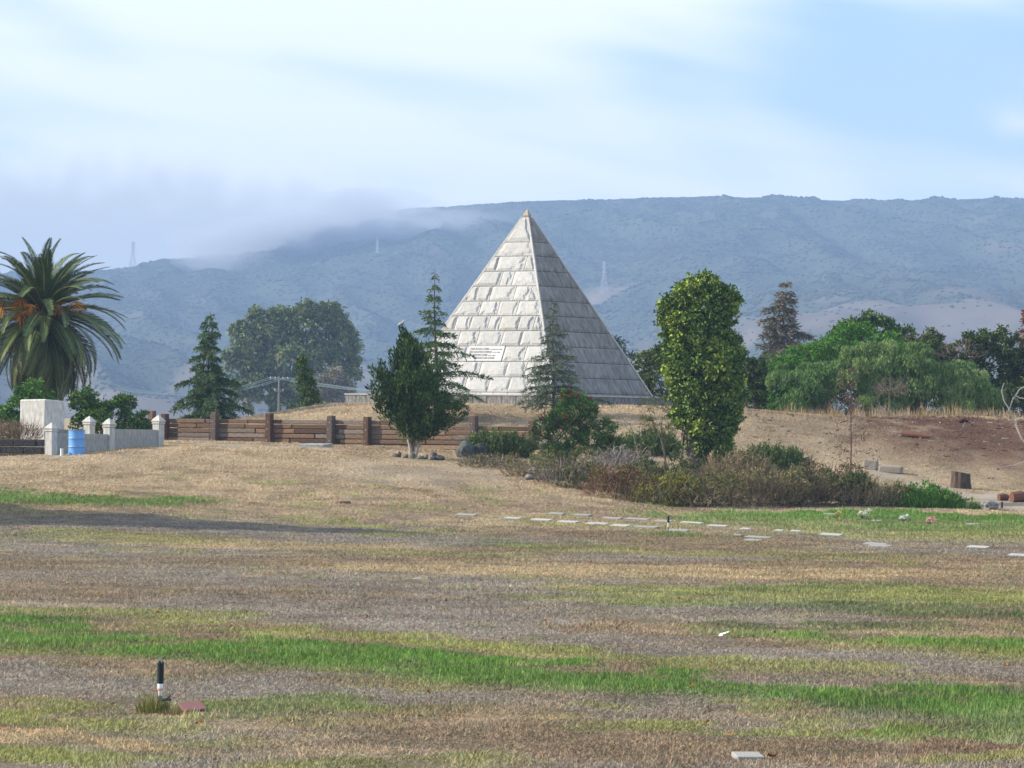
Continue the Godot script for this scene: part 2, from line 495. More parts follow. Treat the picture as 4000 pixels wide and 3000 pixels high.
func blob(m: MB, o: Vector3, rad: Vector3, tone: float, rough: float, sub: int, col := Color.WHITE, turn := Basis.IDENTITY, sharp := 1.7):
	# an uneven lump: a subdivided octahedron pushed in and out by noise
	var k := m.v.size()
	var n := 2 << (sub - 1)
	var idx := {}
	var off := rv() * 50.0
	for f in 8:
		var ax := Vector3(1.0 if f & 1 else -1.0, 0, 0)
		var ay := Vector3(0, 1.0 if f & 2 else -1.0, 0)
		var az := Vector3(0, 0, 1.0 if f & 4 else -1.0)
		var flip: bool = (ax.x * ay.y * az.z) > 0.0
		for a in n:
			for b in n - a:
				var q := [[a, b], [a + 1, b], [a, b + 1], [a + 1, b + 1]]
				var ids := []
				for w in (3 if a + b + 1 >= n else 4):
					var p: Vector3 = (ax * q[w][0] + ay * q[w][1] + az * (n - q[w][0] - q[w][1])).normalized()
					var key := p.snapped(Vector3.ONE * .001)
					if not idx.has(key):
						idx[key] = m.v.size()
						var s := 1.0 + rough * n2.get_noise_3dv(p * (18.0 * sharp) + off) * 1.8
						m.v.append(o + turn * (p * rad * s)); m.c.append(Color(col.r * tone, col.g * tone, col.b * tone))
					ids.append(idx[key])
				for t in ([[0, 1, 2]] if ids.size() == 3 else [[0, 1, 2], [1, 3, 2]]):
					m.i.append(ids[t[0]])
					m.i.append(ids[t[1]] if not flip else ids[t[2]])
					m.i.append(ids[t[2]] if not flip else ids[t[1]])
func _ready():
	rng.seed = 20240611
	n1.seed = 3; n1.frequency = .05; n1.fractal_octaves = 3
	n2.seed = 8; n2.frequency = .05; n2.fractal_octaves = 3
	n3.seed = 15; n3.frequency = .05; n3.fractal_octaves = 2
	var cam := Camera3D.new()
	cam.name = "camera"
	cam.fov = 2.0 * rad_to_deg(atan(384.0 / 4864.0))
	cam.near = 1.0
	cam.far = 9000.0
	cam.position = Vector3(0, 2.6, 0)
	cam.rotation = Vector3(.01226, 0, .012)
	add_child(cam)
	cam.current = true
	var env := Environment.new()
	env.background_mode = Environment.BG_SKY
	env.sky = Sky.new()
	var pano := PanoramaSkyMaterial.new()
	pano.panorama = build_sky()
	env.sky.sky_material = pano
	env.background_energy_multiplier = 1.0
	env.tonemap_mode = Environment.TONE_MAPPER_LINEAR
	env.tonemap_exposure = 1.48
	env.fog_enabled = true
	env.fog_mode = Environment.FOG_MODE_EXPONENTIAL
	env.fog_density = 0.00018
	env.fog_light_color = Color(.69, .82, 1.0)
	env.volumetric_fog_enabled = true
	env.volumetric_fog_density = 0.0
	env.sdfgi_enabled = true
	env.ssao_enabled = true
	env.ssil_enabled = true
	var we := WorldEnvironment.new()
	we.name = "environment"
	we.environment = env
	add_child(we)
	var sun := DirectionalLight3D.new()
	sun.name = "sun"
	sun.light_energy = 1.6
	sun.light_color = Color(1.0, .955, .88)
	sun.light_angular_distance = .5
	sun.shadow_enabled = true
	var az := deg_to_rad(94.0)
	var el := deg_to_rad(28.0)
	sun.basis = Basis.looking_at(-Vector3(-sin(az) * cos(el), sin(el), cos(az) * cos(el)))
	add_child(sun)

	sort_patches()
	build_ground()
	build_hills()
	build_fog_bank()
	build_pyramid()
	build_timber_wall()
	build_enclosure()
	build_pylon("pale lattice pylon on the left end of the ridge, beside the fog", -396, 5060, 30)
	build_pylon("faint lattice pylon on the hillside just under the fog, left of the pyramid", -120.5, 4300, 18)
	build_pylon("clear lattice pylon on a cleared ledge of the hillside right of the pyramid", 71, 3800, 26)
	build_utility_pole()
	build_plants()
	build_small()
	build_grass()
# ------------------------------------------------------------------ sky
func sky_colour(az: float, el: float) -> Color:
	var ce := cos(deg_to_rad(el))
	var dir := Vector3(sin(deg_to_rad(az)) * ce, sin(deg_to_rad(el)), -cos(deg_to_rad(az)) * ce)
	var up := maxf(el, 0.0)
	var c := L(.52, .68, .86).lerp(L(.35, .545, .82), sm(1.5, 6, up))
	c = c.lerp(L(.30, .47, .76), sm(5, 30, up)).lerp(L(.19, .32, .55), sm(25, 90, up))
	var q := Vector3(dir.x * 1.2, dir.y * 3.0 + dir.x * .5, dir.z)
	var f := n1.get_noise_3dv(q * 130.0) + .55 * n2.get_noise_3dv(q * Vector3(150, 420, 150)) + .2 * n3.get_noise_3dv(q * Vector3(300, 1300, 300))
	var lean := .62 * exp(-pow((az + 2.6 - (el - 3.6) * 1.0) / 3.6, 2.0)) + .19 + .15 * cos(deg_to_rad(az + 30.0))
	lean += .22 * sm(6, 14, up)
	lean -= .45 * exp(-pow((az - 5.0) / 1.8, 2.0) - pow((el - 4.0) / 2.0, 2.0))
	var cov := sm(-.25, .95, f * .8 + lean) * (1.0 - .4 * sm(30, 90, up))
	c = c.lerp(L(.85, .895, .945), cov * .94)
	var puff := exp(-pow((az - 6.05) / .38, 2.0) - pow((el - 3.85 - .12 * n3.get_noise_2d(az * 40.0, 3.0)) / .17, 2.0))
	c = c.lerp(L(.86, .88, .93), clampf(puff * (.9 + .8 * n3.get_noise_2d(az * 45.0, el * 60.0)), 0, 1) * .85)
	# the fog bank that lies over the left end of the ridge
	var edge := 3.16 + .24 * n2.get_noise_2d(az * 24.0, el * 30.0) + .14 * n3.get_noise_2d(az * 50.0, el * 40.0) - .30 * sm(-4.5, -1.4, az)
	var bank := sm(edge + .30, edge - .45, el) * (1.0 - sm(-2.1, -1.0, az)) * sm(-60, -25, az)
	return c.lerp(L(.56, .58, .59), bank * .94)
func build_sky() -> Texture2D:
	var w := 512
	var h := 256
	var bytes := PackedByteArray()
	bytes.resize(w * h * 3)
	for y in h:
		var el := 90.0 - (y + .5) * 180.0 / h
		if el < -2.0:
			for k in range(y * w * 3, w * h * 3, 3):
				bytes[k] = 150; bytes[k + 1] = 148; bytes[k + 2] = 140
			break
		for x in w:
			var az := (x + .5) * 360.0 / w
			if az > 180.0: az -= 360.0
			var c := sky_colour(az, el).linear_to_srgb()
			var k := (y * w + x) * 3
			bytes[k] = int(c.r * 255); bytes[k + 1] = int(c.g * 255); bytes[k + 2] = int(c.b * 255)
	var im := Image.create_from_data(w, h, false, Image.FORMAT_RGB8, bytes)
	im.resize(4096, 2048, Image.INTERPOLATE_CUBIC)
	for y in range(1024 - 140, 1024 + 5):
		var el := 90.0 - (y + .5) * 180.0 / 2048
		for k in range(-170, 170):
			var c := sky_colour((k + .5) * 360.0 / 4096, el).linear_to_srgb()
			im.set_pixel(posmod(k, 4096), y, c)
	return ImageTexture.create_from_image(im)

func build_fog_bank():
	var o := thing("fog_cloud", "pale grey fog bank rolling over the left end of the far ridge", "cloud", Vector3(-340, 200, -4950))
	var mats := []
	for dn in [.0004, .0014, .0009]:
		var fm := FogMaterial.new()
		fm.albedo = Color(.95, .97, 1.0)
		fm.density = dn
		mats.append(fm)
	for k in 62:
		var f := FogVolume.new()
		f.shape = RenderingServer.FOG_VOLUME_SHAPE_ELLIPSOID
		var t := rng.randf()
		if k < 0:          # the bank above the low end of the ridge
			f.size = Vector3(rng.randf_range(120, 250), rng.randf_range(30, 56), rng.randf_range(260, 420))
			f.position = Vector3(lerpf(-700, -250, t), 232.0 + rng.randf_range(-26, 16), -4800 + rng.randf_range(-60, 60))
			f.material = mats[0]
		elif k < 36:        # where it spills down over the ridge
			f.size = Vector3(rng.randf_range(60, 130), rng.randf_range(22, 40), rng.randf_range(280, 440))
			f.position = Vector3(lerpf(-285, -118, t), lerpf(178, 222, t) + rng.randf_range(-14, 13), -4620 + rng.randf_range(-60, 60))
			f.material = mats[1]
		else:               # thin wisps blown to the right
			f.size = Vector3(rng.randf_range(60, 150), rng.randf_range(14, 24), rng.randf_range(160, 260))
			f.position = Vector3(lerpf(-200, -20, t), lerpf(196, 212, t) + rng.randf_range(-12, 12), -4480 + rng.randf_range(-60, 60))
			f.material = mats[2]
		f.position -= o.position
		f.name = "cloud_puff" if k == 0 else "cloud_puff_%03d" % k
		o.add_child(f)
# ------------------------------------------------------------------ the pyramid
const PB := 3.885           # half of its base
const PH := 7.8
func stone_mats() -> Array:
	var clean := mat(.92, 0, .25)
	tri_map(clean, noise_tex(.022, Color(.83, .825, .82), Color(1, 1, .99), 11), Vector3(.6, .45, .6), noise_tex(.05, Color.BLACK, Color.WHITE, 12, 512), 2.2)
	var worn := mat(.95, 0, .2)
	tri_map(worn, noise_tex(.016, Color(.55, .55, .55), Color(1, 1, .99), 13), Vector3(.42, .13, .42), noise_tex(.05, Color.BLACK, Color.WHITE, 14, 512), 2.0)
	return [clean, worn]
func build_pyramid():
	var sms := stone_mats()
	var base := Vector3(.55, 4.6, -203.0)
	var o := thing("stone_pyramid", "tall pale stone pyramid tomb of rock faced blocks on the grassy mound", "pyramid", base, -TH)
	# a dark mortar core, a little inside the stones
	var m := MB.new()
	var q := [Vector3(-PB, 0, PB), Vector3(PB, 0, PB), Vector3(PB, 0, -PB), Vector3(-PB, 0, -PB)]
	var s := (PB - .05) / PB
	for k in 4: m.tri(q[k] * s, Vector3(0, PH - .08, 0), q[(k + 1) % 4] * s, L(.33, .31, .28))
	part("mortar_core", m.mesh(mat(1.0, 0, .1)), o)
	var lines := [0.36, 1.404, 2.005, 2.64, 3.27, 3.90, 4.52, 5.15, 5.79, 6.43, 7.07, 7.70, 7.80]
	var front := [[], [], [-.70, .70], [-.29, .30], [-1.27, -.59, .59, 1.37], [-.9, 0.0, .94], [-1.91, -1.17, -.27, .29, 1.22, 1.97], [-1.55, -.6, .61, 1.55], [-1.96, -.9, .9, 1.96], [-2.2, -1.25, -.05, 1.25, 2.2], [-2.5, -1.6, -.55, .6, 1.6, 2.5], [-2.8, -1.7, -.6, .34, .93, 1.65, 2.7]]
	for f in 4:
		var a := f * PI * .5
		var nh := Vector3(sin(a), 0, cos(a))
		var th := Vector3(cos(a), 0, -sin(a))
		var nn := (nh * PH + Vector3.UP * PB).normalized()
		for r in 12:
			var q0: float = lines[r]
			var q1: float = lines[r + 1]
			var cut: Array = front[r]
			if f != 0 and r > 1:
				cut = []
				var half := PB * q1 / PH
				var x := -half + rng.randf_range(.5, 1.3)
				while x < half - .4:
					cut.append(x); x += rng.randf_range(.85, 1.6)
			var ends: Array = [-99.0] + cut + [99.0]
			for b in ends.size() - 1:
				if f == 0 and r == 8 and ends[b] == -.9:
					panel(o, nh, th, nn, q0, q1, sms[0])
					continue
				var bm := MB.new()
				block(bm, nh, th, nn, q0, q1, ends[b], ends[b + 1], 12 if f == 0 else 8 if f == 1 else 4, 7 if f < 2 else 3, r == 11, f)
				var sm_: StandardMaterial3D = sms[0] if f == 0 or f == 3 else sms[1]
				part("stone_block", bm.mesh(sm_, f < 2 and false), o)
	# dressed strips along the four edges and the discoloured tip
	for k in 4:
		m = MB.new()
		var p: Vector3 = q[k]
		var tip := Vector3(0, PH, 0)
		var along := (tip - p).normalized()
		var sx := Vector3(-signf(p.x), 0, 0) * .085
		var sz := Vector3(0, 0, -signf(p.z)) * .085
		var p1 := p + Vector3(p.x, 0, p.z).normalized() * .02
		var t1 := tip - along * .42
		var out := Vector3(p.x, 0, p.z).normalized() * .012
		var pts := [p1 + sx + out, p1 + out * 2.2, p1 + sz + out]
		var pt2 := [t1 + sx * .9 + out, t1 + out * 2.2, t1 + sz * .9 + out]
		for e in 2:
			var steps := 12
			for j in steps:
				var u0 := float(j) / steps
				var u1 := float(j + 1) / steps
				var c := vary(L(.56, .545, .51), .08)
				var w0: Vector3 = (pts[e] as Vector3).lerp(pt2[e], u0)
				var w1: Vector3 = (pts[e + 1] as Vector3).lerp(pt2[e + 1], u0)
				var w2: Vector3 = (pts[e + 1] as Vector3).lerp(pt2[e + 1], u1)
				var w3: Vector3 = (pts[e] as Vector3).lerp(pt2[e], u1)
				m.quad(w0, w1, w2, w3, c)
		part("edge_strip", m.mesh(sms[0]), o)
	m = MB.new()
	var hh := PB * .28 / PH + .004
	for k in 4:
		var e0: Vector3 = q[k] / PB * hh
		var e1: Vector3 = q[(k + 1) % 4] / PB * hh
		m.tri(e0 + Vector3(0, PH - .28, 0), Vector3(0, PH + .01, 0), e1 + Vector3(0, PH - .28, 0), L(.50, .42, .33))
	part("capstone", m.mesh(sms[0]), o)
	build_plinth(base)
func block(m: MB, nh: Vector3, th: Vector3, nn: Vector3, q0: float, q1: float, sa: float, sb: float, nx: int, nt: int, plain: bool, f: int):
	var gap := .013
	var trim := .075
	var chip := rng.randf_range(.06, .17) if rng.randf() < .8 else .03
	var off := rng.randf() * 90.0
	var bulge := rng.randf_range(.042, .075) * (0.0 if plain else 1.0) * (1.0 if f == 0 else .55)
	var tone := rng.randf_range(.92, 1.06)
	var col := L(.575 * tone, .567 * tone, .545 * tone)
	if f == 0 and rng.randf() < .04: col = L(.55, .535, .50)
	if f == 1 or f == 2: col = Color(col.r * .66, col.g * .655, col.b * .645)  # stained stone, plus shade put into the two faces turned from the sun
	var g := []
	for j in nt + 1:
		var t := float(j) / nt
		var qv := lerpf(q0 + gap, q1 - gap, t)
		var half := PB * qv / PH
		var l := maxf(sa + gap, -half + trim)
		var r := minf(sb - gap, half - trim)
		for i in nx + 1:
			var u := pow(float(i) / nx, .78)
			var s := lerpf(l, r, u)
			var w := r - l
			var x := u * w                          # metres from the left joint
			var y := (1.0 - t) * (q1 - q0)         # metres above the lower joint
			var rough := n3.get_noise_2d(s * 26.0 + off, qv * 26.0)
			var e := minf(minf(x / .07, 1.0), minf(y / .06, 1.0))
			e = minf(e, minf(t * (q1 - q0) / .05, 1.0))
			var right := w - x
			var lim := chip * (1.0 + 1.5 * n2.get_noise_2d(qv * 40.0, off)) + .02
			var d := bulge * e
			if right < lim: d *= .12 + .25 * absf(rough)
			if y < .055 * (1.0 + 2.5 * n2.get_noise_2d(s * 30.0, off + 9.0)): d *= .45
			d += rough * .022 * e * (0.0 if plain else 1.0)
			if i == 0 or i == nx or j == 0 or j == nt: d = minf(d, .004)
			g.append(nh * (PB * qv / PH) + th * s + Vector3(0, PH - qv, 0) + nn * d)
	for j in nt:
		for i in nx:
			var k := j * (nx + 1) + i
			if (j + i) % 2: 
				m.tri(g[k], g[k + 1], g[k + nx + 2], col); m.tri(g[k], g[k + nx + 2], g[k + nx + 1], col)
			else:
				m.tri(g[k], g[k + 1], g[k + nx + 1], col); m.tri(g[k + 1], g[k + nx + 2], g[k + nx + 1], col)
	# returns into the joints
	var back := -nn * .06
	for i in nx:
		var k2 := nt * (nx + 1) + i
		m.quad(g[k2], g[k2 + 1], g[k2 + 1] + back, g[k2] + back, col)
		m.quad(g[i + 1], g[i], g[i] + back, g[i + 1] + back, col)
	for j in nt:
		var k3 := j * (nx + 1)
		m.quad(g[k3], g[k3 + nx + 1], g[k3 + nx + 1] + back, g[k3] + back, col)
		m.quad(g[k3 + nx + nx + 1], g[k3 + nx], g[k3 + nx] + back, g[k3 + nx + nx + 1] + back, col)
func panel(o: Node3D, nh: Vector3, th: Vector3, nn: Vector3, q0: float, q1: float, sm_: Material):
	var m := MB.new()
	var up := nn.cross(th).normalized()
	var mid := nh * (PB * (q0 + q1) * .5 / PH) + Vector3(0, PH - (q0 + q1) * .5, 0)
	var hh := (q1 - q0) * .5 * sqrt(PH * PH + PB * PB) / PH - .012
	m.box(mid + nn * .0, th * .888, up * hh, nn * .035, L(.56, .555, .54), .01)
	var p := part("inscription_panel", m.mesh(mat(.8, 0, .3)), o)
	var lm := StandardMaterial3D.new()
	lm.albedo_color = Color(.36, .34, .32)
	lm.roughness = .9
	var font := SystemFont.new()
	font.font_names = PackedStringArray(["Droid Sans"])
	var text := [["CORA RUSSELL DORN", "7·3·1868-9·26·1905"], ["FRED ADOLPHUS DORN JR.", "9·27·1905"], ["FRED ADOLPHUS DORN", "8·30·1940"], ["MOTHER SON FATHER", ""]]
	var widths := [.92, 1.12, .92, .92]
	for k in 4:
		var x := -.80 if k < 3 else -.46
		for part_ in 2:
			if text[k][part_] == "": continue
			var t := TextMesh.new()
			t.text = text[k][part_]
			t.font = font
			t.font_size = 32
			t.pixel_size = .01
			t.depth = .02
			t.curve_step = 2.0
			t.horizontal_alignment = HORIZONTAL_ALIGNMENT_LEFT
			t.material = lm
			var e := part("lettering", t, p)
			var size: float = t.get_aabb().size.x
			var wide: float = (widths[k] if part_ == 0 else (.62 if k == 0 else .36)) / maxf(size, .01)
			if k == 3: wide = .98 / maxf(size, .01)
			var high := .40 if part_ == 0 else .20
			e.transform = Transform3D(Basis(th * wide, up * high, nn * .5), mid + th * x + up * (.205 - k * .142 + (0.0 if part_ == 0 else -.02)) + nn * .036)
			x += widths[k] + .05
func build_plinth(base: Vector3):
	var o := thing("pyramid_plinth", "low grey stone plinth with a pale top edge under the pyramid", "plinth", base, -TH)
	var h := PB + 1.5
	var m := MB.new()
	m.box(Vector3(0, -.035, 0), Vector3(h + .03, 0, 0), Vector3(0, .03, 0), Vector3(0, 0, h + .03), L(.52, .50, .46), .01)
	part("top_slab", m.mesh(stone_mats()[0]), o)
	m = MB.new()
	m.box(Vector3(0, -.45, 0), Vector3(h - .12, 0, 0), Vector3(0, .38, 0), Vector3(0, 0, h - .12), L(.2, .19, .17))
	part("core", m.mesh(mat(1.0, 0, .1)), o)
	var worn := mat(.95, 0, .2)
	tri_map(worn, noise_tex(.02, Color(.45, .45, .45), Color(1, 1, 1), 21), Vector3(1.1, .35, 1.1))
	for f in 4:
		var b := Basis(Vector3.UP, f * PI * .5)
		var x := -h
		while x < h - .05:
			var w := minf(rng.randf_range(.5, .72), h - x)
			m = MB.new()
			m.box(b * Vector3(x + w * .5, -.44, h - .07 + rng.randf_range(-.006, .006)), b * Vector3(w * .5 - .008, 0, 0), Vector3(0, .372, 0), b * Vector3(0, 0, .07), vary(L(.42, .41, .39), .1), .012)
			part("plinth_stone", m.mesh(worn), o)
			x += w
# ------------------------------------------------------------------ the timber retaining wall, the white enclosure
func build_timber_wall():
	var o := thing("timber_retaining_wall", "long low retaining wall of weathered railway sleepers with tall posts below the pyramid", "retaining wall", Vector3(WX, 0, -WD), -TH)
	var wood := mat(.95, 0, .15)
	tri_map(wood, noise_tex(.02, Color(.5, .47, .45), Color(1, 1, 1), 31), Vector3(.6, 5.0, .6), noise_tex(.04, Color.BLACK, Color.WHITE, 32), 1.2)
	var tones := [L(.28, .195, .14), L(.34, .26, .195), L(.43, .33, .24), L(.22, .15, .11), L(.37, .255, .175), L(.34, .295, .25)]
	for r in 9:
		var y0 := 1.97 + r * .182
		var x := -1.0 - rng.randf() * 1.6
		while x < 17.2:
			var w := rng.randf_range(1.3, 2.7)
			var a := maxf(x, -1.0)
			var b := minf(x + w, 17.3)
			var top := 3.53 - .016 * a
			if b - a > .15 and y0 + .12 < top and y0 > 1.9:
				var m := MB.new()
				var tone: Color = tones[rng.randi() % 6]
				if r >= 6 and rng.randf() < .7: tone = tones[5] if rng.randf() < .6 else tones[0]
				var k := rng.randf_range(-.016, .022)
				var h := .081 + rng.randf_range(-.003, .003)
				var tilt := rng.randf_range(-.004, .004)
				m.box(Vector3((a + b) * .5, y0 + .09, -.11 + k), Vector3((b - a) * .5 - .012, tilt, 0), Vector3(0, h, 0), Vector3(0, 0, .11), vary(tone, .2), .02)
				part("sleeper", m.mesh(wood), o)
			x += w
	var bolt_mat := mat(.5)
	for p in [[.08, 3.60, 0], [2.5, 3.68, 1], [5.12, 3.66, 0], [8.0, 3.58, 1], [9.68, 3.55, 0], [14.54, 3.62, 1], [17.1, 3.45, 0]]:
		var m := MB.new()
		var hh: float = (p[1] - 1.9) * .5
		m.box(Vector3(p[0], 1.9 + hh, .125), Vector3(.128, 0, rng.randf_range(-.01, .01)), Vector3(rng.randf_range(-.02, .02), hh, 0), Vector3(0, 0, .12), vary(tones[3] if p[2] == 0 else L(.25, .20, .17), .1), .02)
		var post := part("post", m.mesh(wood), o)
		for y in [2.62, 3.05, 3.32]:
			var bm := MB.new()
			bm.box(Vector3(p[0] + rng.randf_range(-.06, .04), y, .252), Vector3(.014, 0, 0), Vector3(0, .014, 0), Vector3(0, 0, .012), L(.6, .6, .6), .004)
			part("bolt", bm.mesh(bolt_mat), post)
	# the short return at its left end
	for p in [[-.92, -.36, 3.72], [-1.12, .12, 3.62]]:
		var m := MB.new()
		var hh: float = (p[2] - 1.9) * .5
		m.box(Vector3(p[0], 1.9 + hh, p[1]), Vector3(.125, 0, 0), Vector3(.01, hh, 0), Vector3(0, 0, .125), vary(tones[5] if p[1] > 0 else tones[4], .1), .02)
		part("post", m.mesh(wood), o)
	for r in 6:
		var m := MB.new()
		m.box(Vector3(-.92, 2.46 + r * .182 - .18, -.95), Vector3(.10, 0, 0), Vector3(0, .084, 0), Vector3(0, 0, .46), vary(tones[1], .15), .014)
		part("sleeper", m.mesh(wood), o)

func plaster() -> StandardMaterial3D:
	var m := mat(.9, 0, .2)
	return tri_map(m, noise_tex(.014, Color(.74, .74, .72), Color(1, 1, 1), 41), Vector3(1.2, .3, 1.2), noise_tex(.05, Color.BLACK, Color.WHITE, 42), .8)
func pillar_mesh(h: float) -> MB:
	var m := MB.new()
	var c := L(.66, .65, .62)
	m.box(Vector3(0, h * .5 - .05, 0), Vector3(.155, 0, 0), Vector3(0, h * .5 + .05, 0), Vector3(0, 0, .155), c, .012)
	m.box(Vector3(0, h + .035, 0), Vector3(.185, 0, 0), Vector3(0, .03, 0), Vector3(0, 0, .185), c, .02)
	# a curved four sided cap
	var prev := .17
	var py := h + .07
	for k in 5:
		var t := float(k + 1) / 5.0
		var r := .19 * (1.0 - pow(t, 1.7)) if k else .195
		var y := h + .07 + .27 * t
		for f in 4:
			var b := Basis(Vector3.UP, f * PI * .5)
			m.quad(b * Vector3(-prev, py, prev), b * Vector3(-r, y, r), b * Vector3(r, y, r), b * Vector3(prev, py, prev), c)
		prev = r
		py = y
	return m
func build_enclosure():
	var white := plaster()
	var spots := [[-16.31, 172.5], [-14.50, 175.35], [-12.92, 178.0]]
	var o := thing("white_plaster_wall", "low white plaster wall with three capped pillars behind the blue drum", "wall", G(-16.31, 172.5), 0)
	var org := o.position
	for k in 3:
		var p := G(spots[k][0], spots[k][1]) - org
		var h := [.82, .80, .78][k] as float
		var e := part("pillar", pillar_mesh(h).mesh(white), o, p)
		e.rotation.y = -TH
	for k in 2:
		var a := G(spots[k][0], spots[k][1]) - org
		var b := G(spots[k + 1][0], spots[k + 1][1]) - org
		var dir := Vector3(b.x - a.x, 0, b.z - a.z)
		var ln := dir.length()
		dir = dir / ln
		var m := MB.new()
		var top := .66 + (a.y + b.y) * .5 * 0.0
		var y1 := lerpf(a.y, b.y, .5)
		var side := dir.cross(Vector3.UP)
		m.box((a + b) * .5 + Vector3(0, top - .75 - y1 + y1, 0), dir * (ln * .5 - .14), Vector3(0, .75, 0), side * .075, L(.48, .47, .45), .012)
		part("wall_panel", m.mesh(white), o)
	var bp := thing("white_wall_pillar", "lone capped white pillar standing behind the white plaster wall", "pillar", G(-15.5, 178.6), -TH)
	part("pillar_body", pillar_mesh(.86).mesh(white), bp)
	# the big white block
	var blk := thing("white_plaster_block", "tall white plastered block with worn edges in front of the palm", "monument", G(-17.35, 180.0), -TH)
	var bm := MB.new()
	bm.box(Vector3(0, .85, 0), Vector3(.60, 0, 0), Vector3(.0, 1.03, 0), Vector3(0, 0, .60), L(.74, .73, .70), .045)
	for k in bm.v.size():
		var p := bm.v[k]
		if p.y > 1.0: bm.v[k] = p + Vector3(n3.get_noise_3dv(p * 30.0) * .05, n3.get_noise_3dv(p * 25.0 + Vector3(9, 9, 9)) * .09, n3.get_noise_3dv(p * 30.0 + Vector3(50, 0, 0)) * .05)
	part("block_body", bm.mesh(white), blk)
	bm = MB.new()
	bm.box(Vector3(.86, .25, -.1), Vector3(.23, 0, 0), Vector3(0, .55, 0), Vector3(0, 0, .3), L(.34, .34, .33), .02)
	part("small_block", bm.mesh(white), blk)
	# stone wall at the left edge, plant shadow put into its stone colour
	var dw := thing("shade_darkened_wall", "low stone wall darkened for plant shade at the left edge beside the first white pillar", "wall", G(-18.9, 173.6), -TH * .35)
	var dark := mat(.95, 0, .15)
	tri_map(dark, noise_tex(.03, Color(.5, .5, .5), Color(1, 1, 1), 44), Vector3(.7, .7, .7), noise_tex(.05, Color.BLACK, Color.WHITE, 45), 2.0)
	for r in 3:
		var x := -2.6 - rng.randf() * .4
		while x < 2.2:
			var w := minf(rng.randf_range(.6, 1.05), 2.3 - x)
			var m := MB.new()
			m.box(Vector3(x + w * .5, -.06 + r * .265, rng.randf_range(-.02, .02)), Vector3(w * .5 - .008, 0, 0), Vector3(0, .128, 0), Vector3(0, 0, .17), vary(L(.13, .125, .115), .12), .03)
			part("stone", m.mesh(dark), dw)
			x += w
	var slab := thing("concrete_slab", "flat pale concrete slab lying below the timber wall", "slab", G(-7.22, 179.3, .03), -TH * .5)
	var sb := MB.new()
	sb.box(Vector3(0, .03, 0), Vector3(.5, 0, 0), Vector3(0, .05, 0), Vector3(0, -.02, .55), L(.45, .46, .46), .01)
	part("slab_body", sb.mesh(white), slab)
	# the blue drum
	var dr := thing("blue_steel_drum", "light blue steel drum with two raised hoops before the white wall", "drum", G(-15.38, 172.1, -.02))
	var paint := mat(.45, 0, .5)
	var dm := MB.new()
	var prof_ := [Vector2(.0, .0), Vector2(.285, 0.0), Vector2(.295, .015), Vector2(.286, .03)]
	for y in [.29, .59]:
		prof_ += [Vector2(.286, y - .03), Vector2(.302, y - .008), Vector2(.302, y + .008), Vector2(.286, y + .03)]
	prof_ += [Vector2(.286, .86), Vector2(.298, .872), Vector2(.298, .89), Vector2(.28, .89), Vector2(.278, .80), Vector2(0, .80)]
	dm.lathe(Vector3.ZERO, prof_, 28, L(.13, .33, .70))
	part("drum_body", dm.mesh(paint, true), dr)
	for y in [.29, .59, .88]:
		dm = MB.new()
		var hoop := []
		for j in 29: hoop.append(Vector3(cos(TAU * j / 28) * .303, y - .012, sin(TAU * j / 28) * .303))
		dm.tube(hoop, PackedFloat32Array(range(29).map(func(_k): return .007)), 5, L(.25, .22, .2))
		part("hoop", dm.mesh(mat(.8)), dr)
	var wp := thing("white_pipe_stub", "short white pipe stub standing left of the blue drum", "pipe", G(-15.88, 171.9, -.02))
	var pm := MB.new()
	pm.lathe(Vector3.ZERO, [Vector2(.055, 0), Vector2(.055, .22), Vector2(.065, .22), Vector2(.065, .26), Vector2(.045, .26), Vector2(.045, .1)], 12, L(.75, .75, .72))
	part("pipe_body", pm.mesh(mat(.5), true), wp)

func build_pylon(called_label: String, x: float, d: float, h: float):
	var o := thing("lattice_pylon", called_label, "pylon", Vector3(x, hill(x, d) - 1.0, -d), .4, "power pylons on the far hill")
	var steel := mat(.5, 0, .5)
	var c := L(.46, .47, .49)
	var m := MB.new()
	var w := func(y: float) -> float: return lerpf(h * .13, h * .028, minf(1.0, y / (h * .62)))
	var ys := [0.0, h * .2, h * .37, h * .5, h * .62, h * .72, h * .82, h * .91, h]
	for s in [[-1, -1], [1, -1], [1, 1], [-1, 1]]:
		var pts := []
		var rad := []
		for y in ys:
			var r: float = w.call(y)
			pts.append(Vector3(s[0] * r, y, s[1] * r)); rad.append(.17)
		m.tube(pts, rad, 4, c)
		part("leg", m.mesh(steel), o)
		m = MB.new()
	m = MB.new()
	for k in ys.size() - 1:
		var r0: float = w.call(ys[k])
		var r1: float = w.call(ys[k + 1])
		for f in 4:
			var b := Basis(Vector3.UP, f * PI * .5)
			m.tube([b * Vector3(-r0, ys[k], r0), b * Vector3(r1, ys[k + 1], r1)], [.11, .11], 3, c)
			m.tube([b * Vector3(r0, ys[k], r0), b * Vector3(-r1, ys[k + 1], r1)], [.11, .11], 3, c)
			m.tube([b * Vector3(-r1, ys[k + 1], r1), b * Vector3(r1, ys[k + 1], r1)], [.11, .11], 3, c)
	part("bracing", m.mesh(steel), o)
	for y in [.66, .79, .92]:
		m = MB.new()
		for s in [-1.0, 1.0]:
			var r: float = w.call(h * y)
			m.tube([Vector3(s * r, h * y, 0), Vector3(s * h * .105, h * y + .3, 0)], [.16, .12], 4, c)
			m.tube([Vector3(s * r, h * (y + .035), 0), Vector3(s * h * .105, h * y + .3, 0)], [.13, .1], 4, c)
		part("crossarm", m.mesh(steel), o)
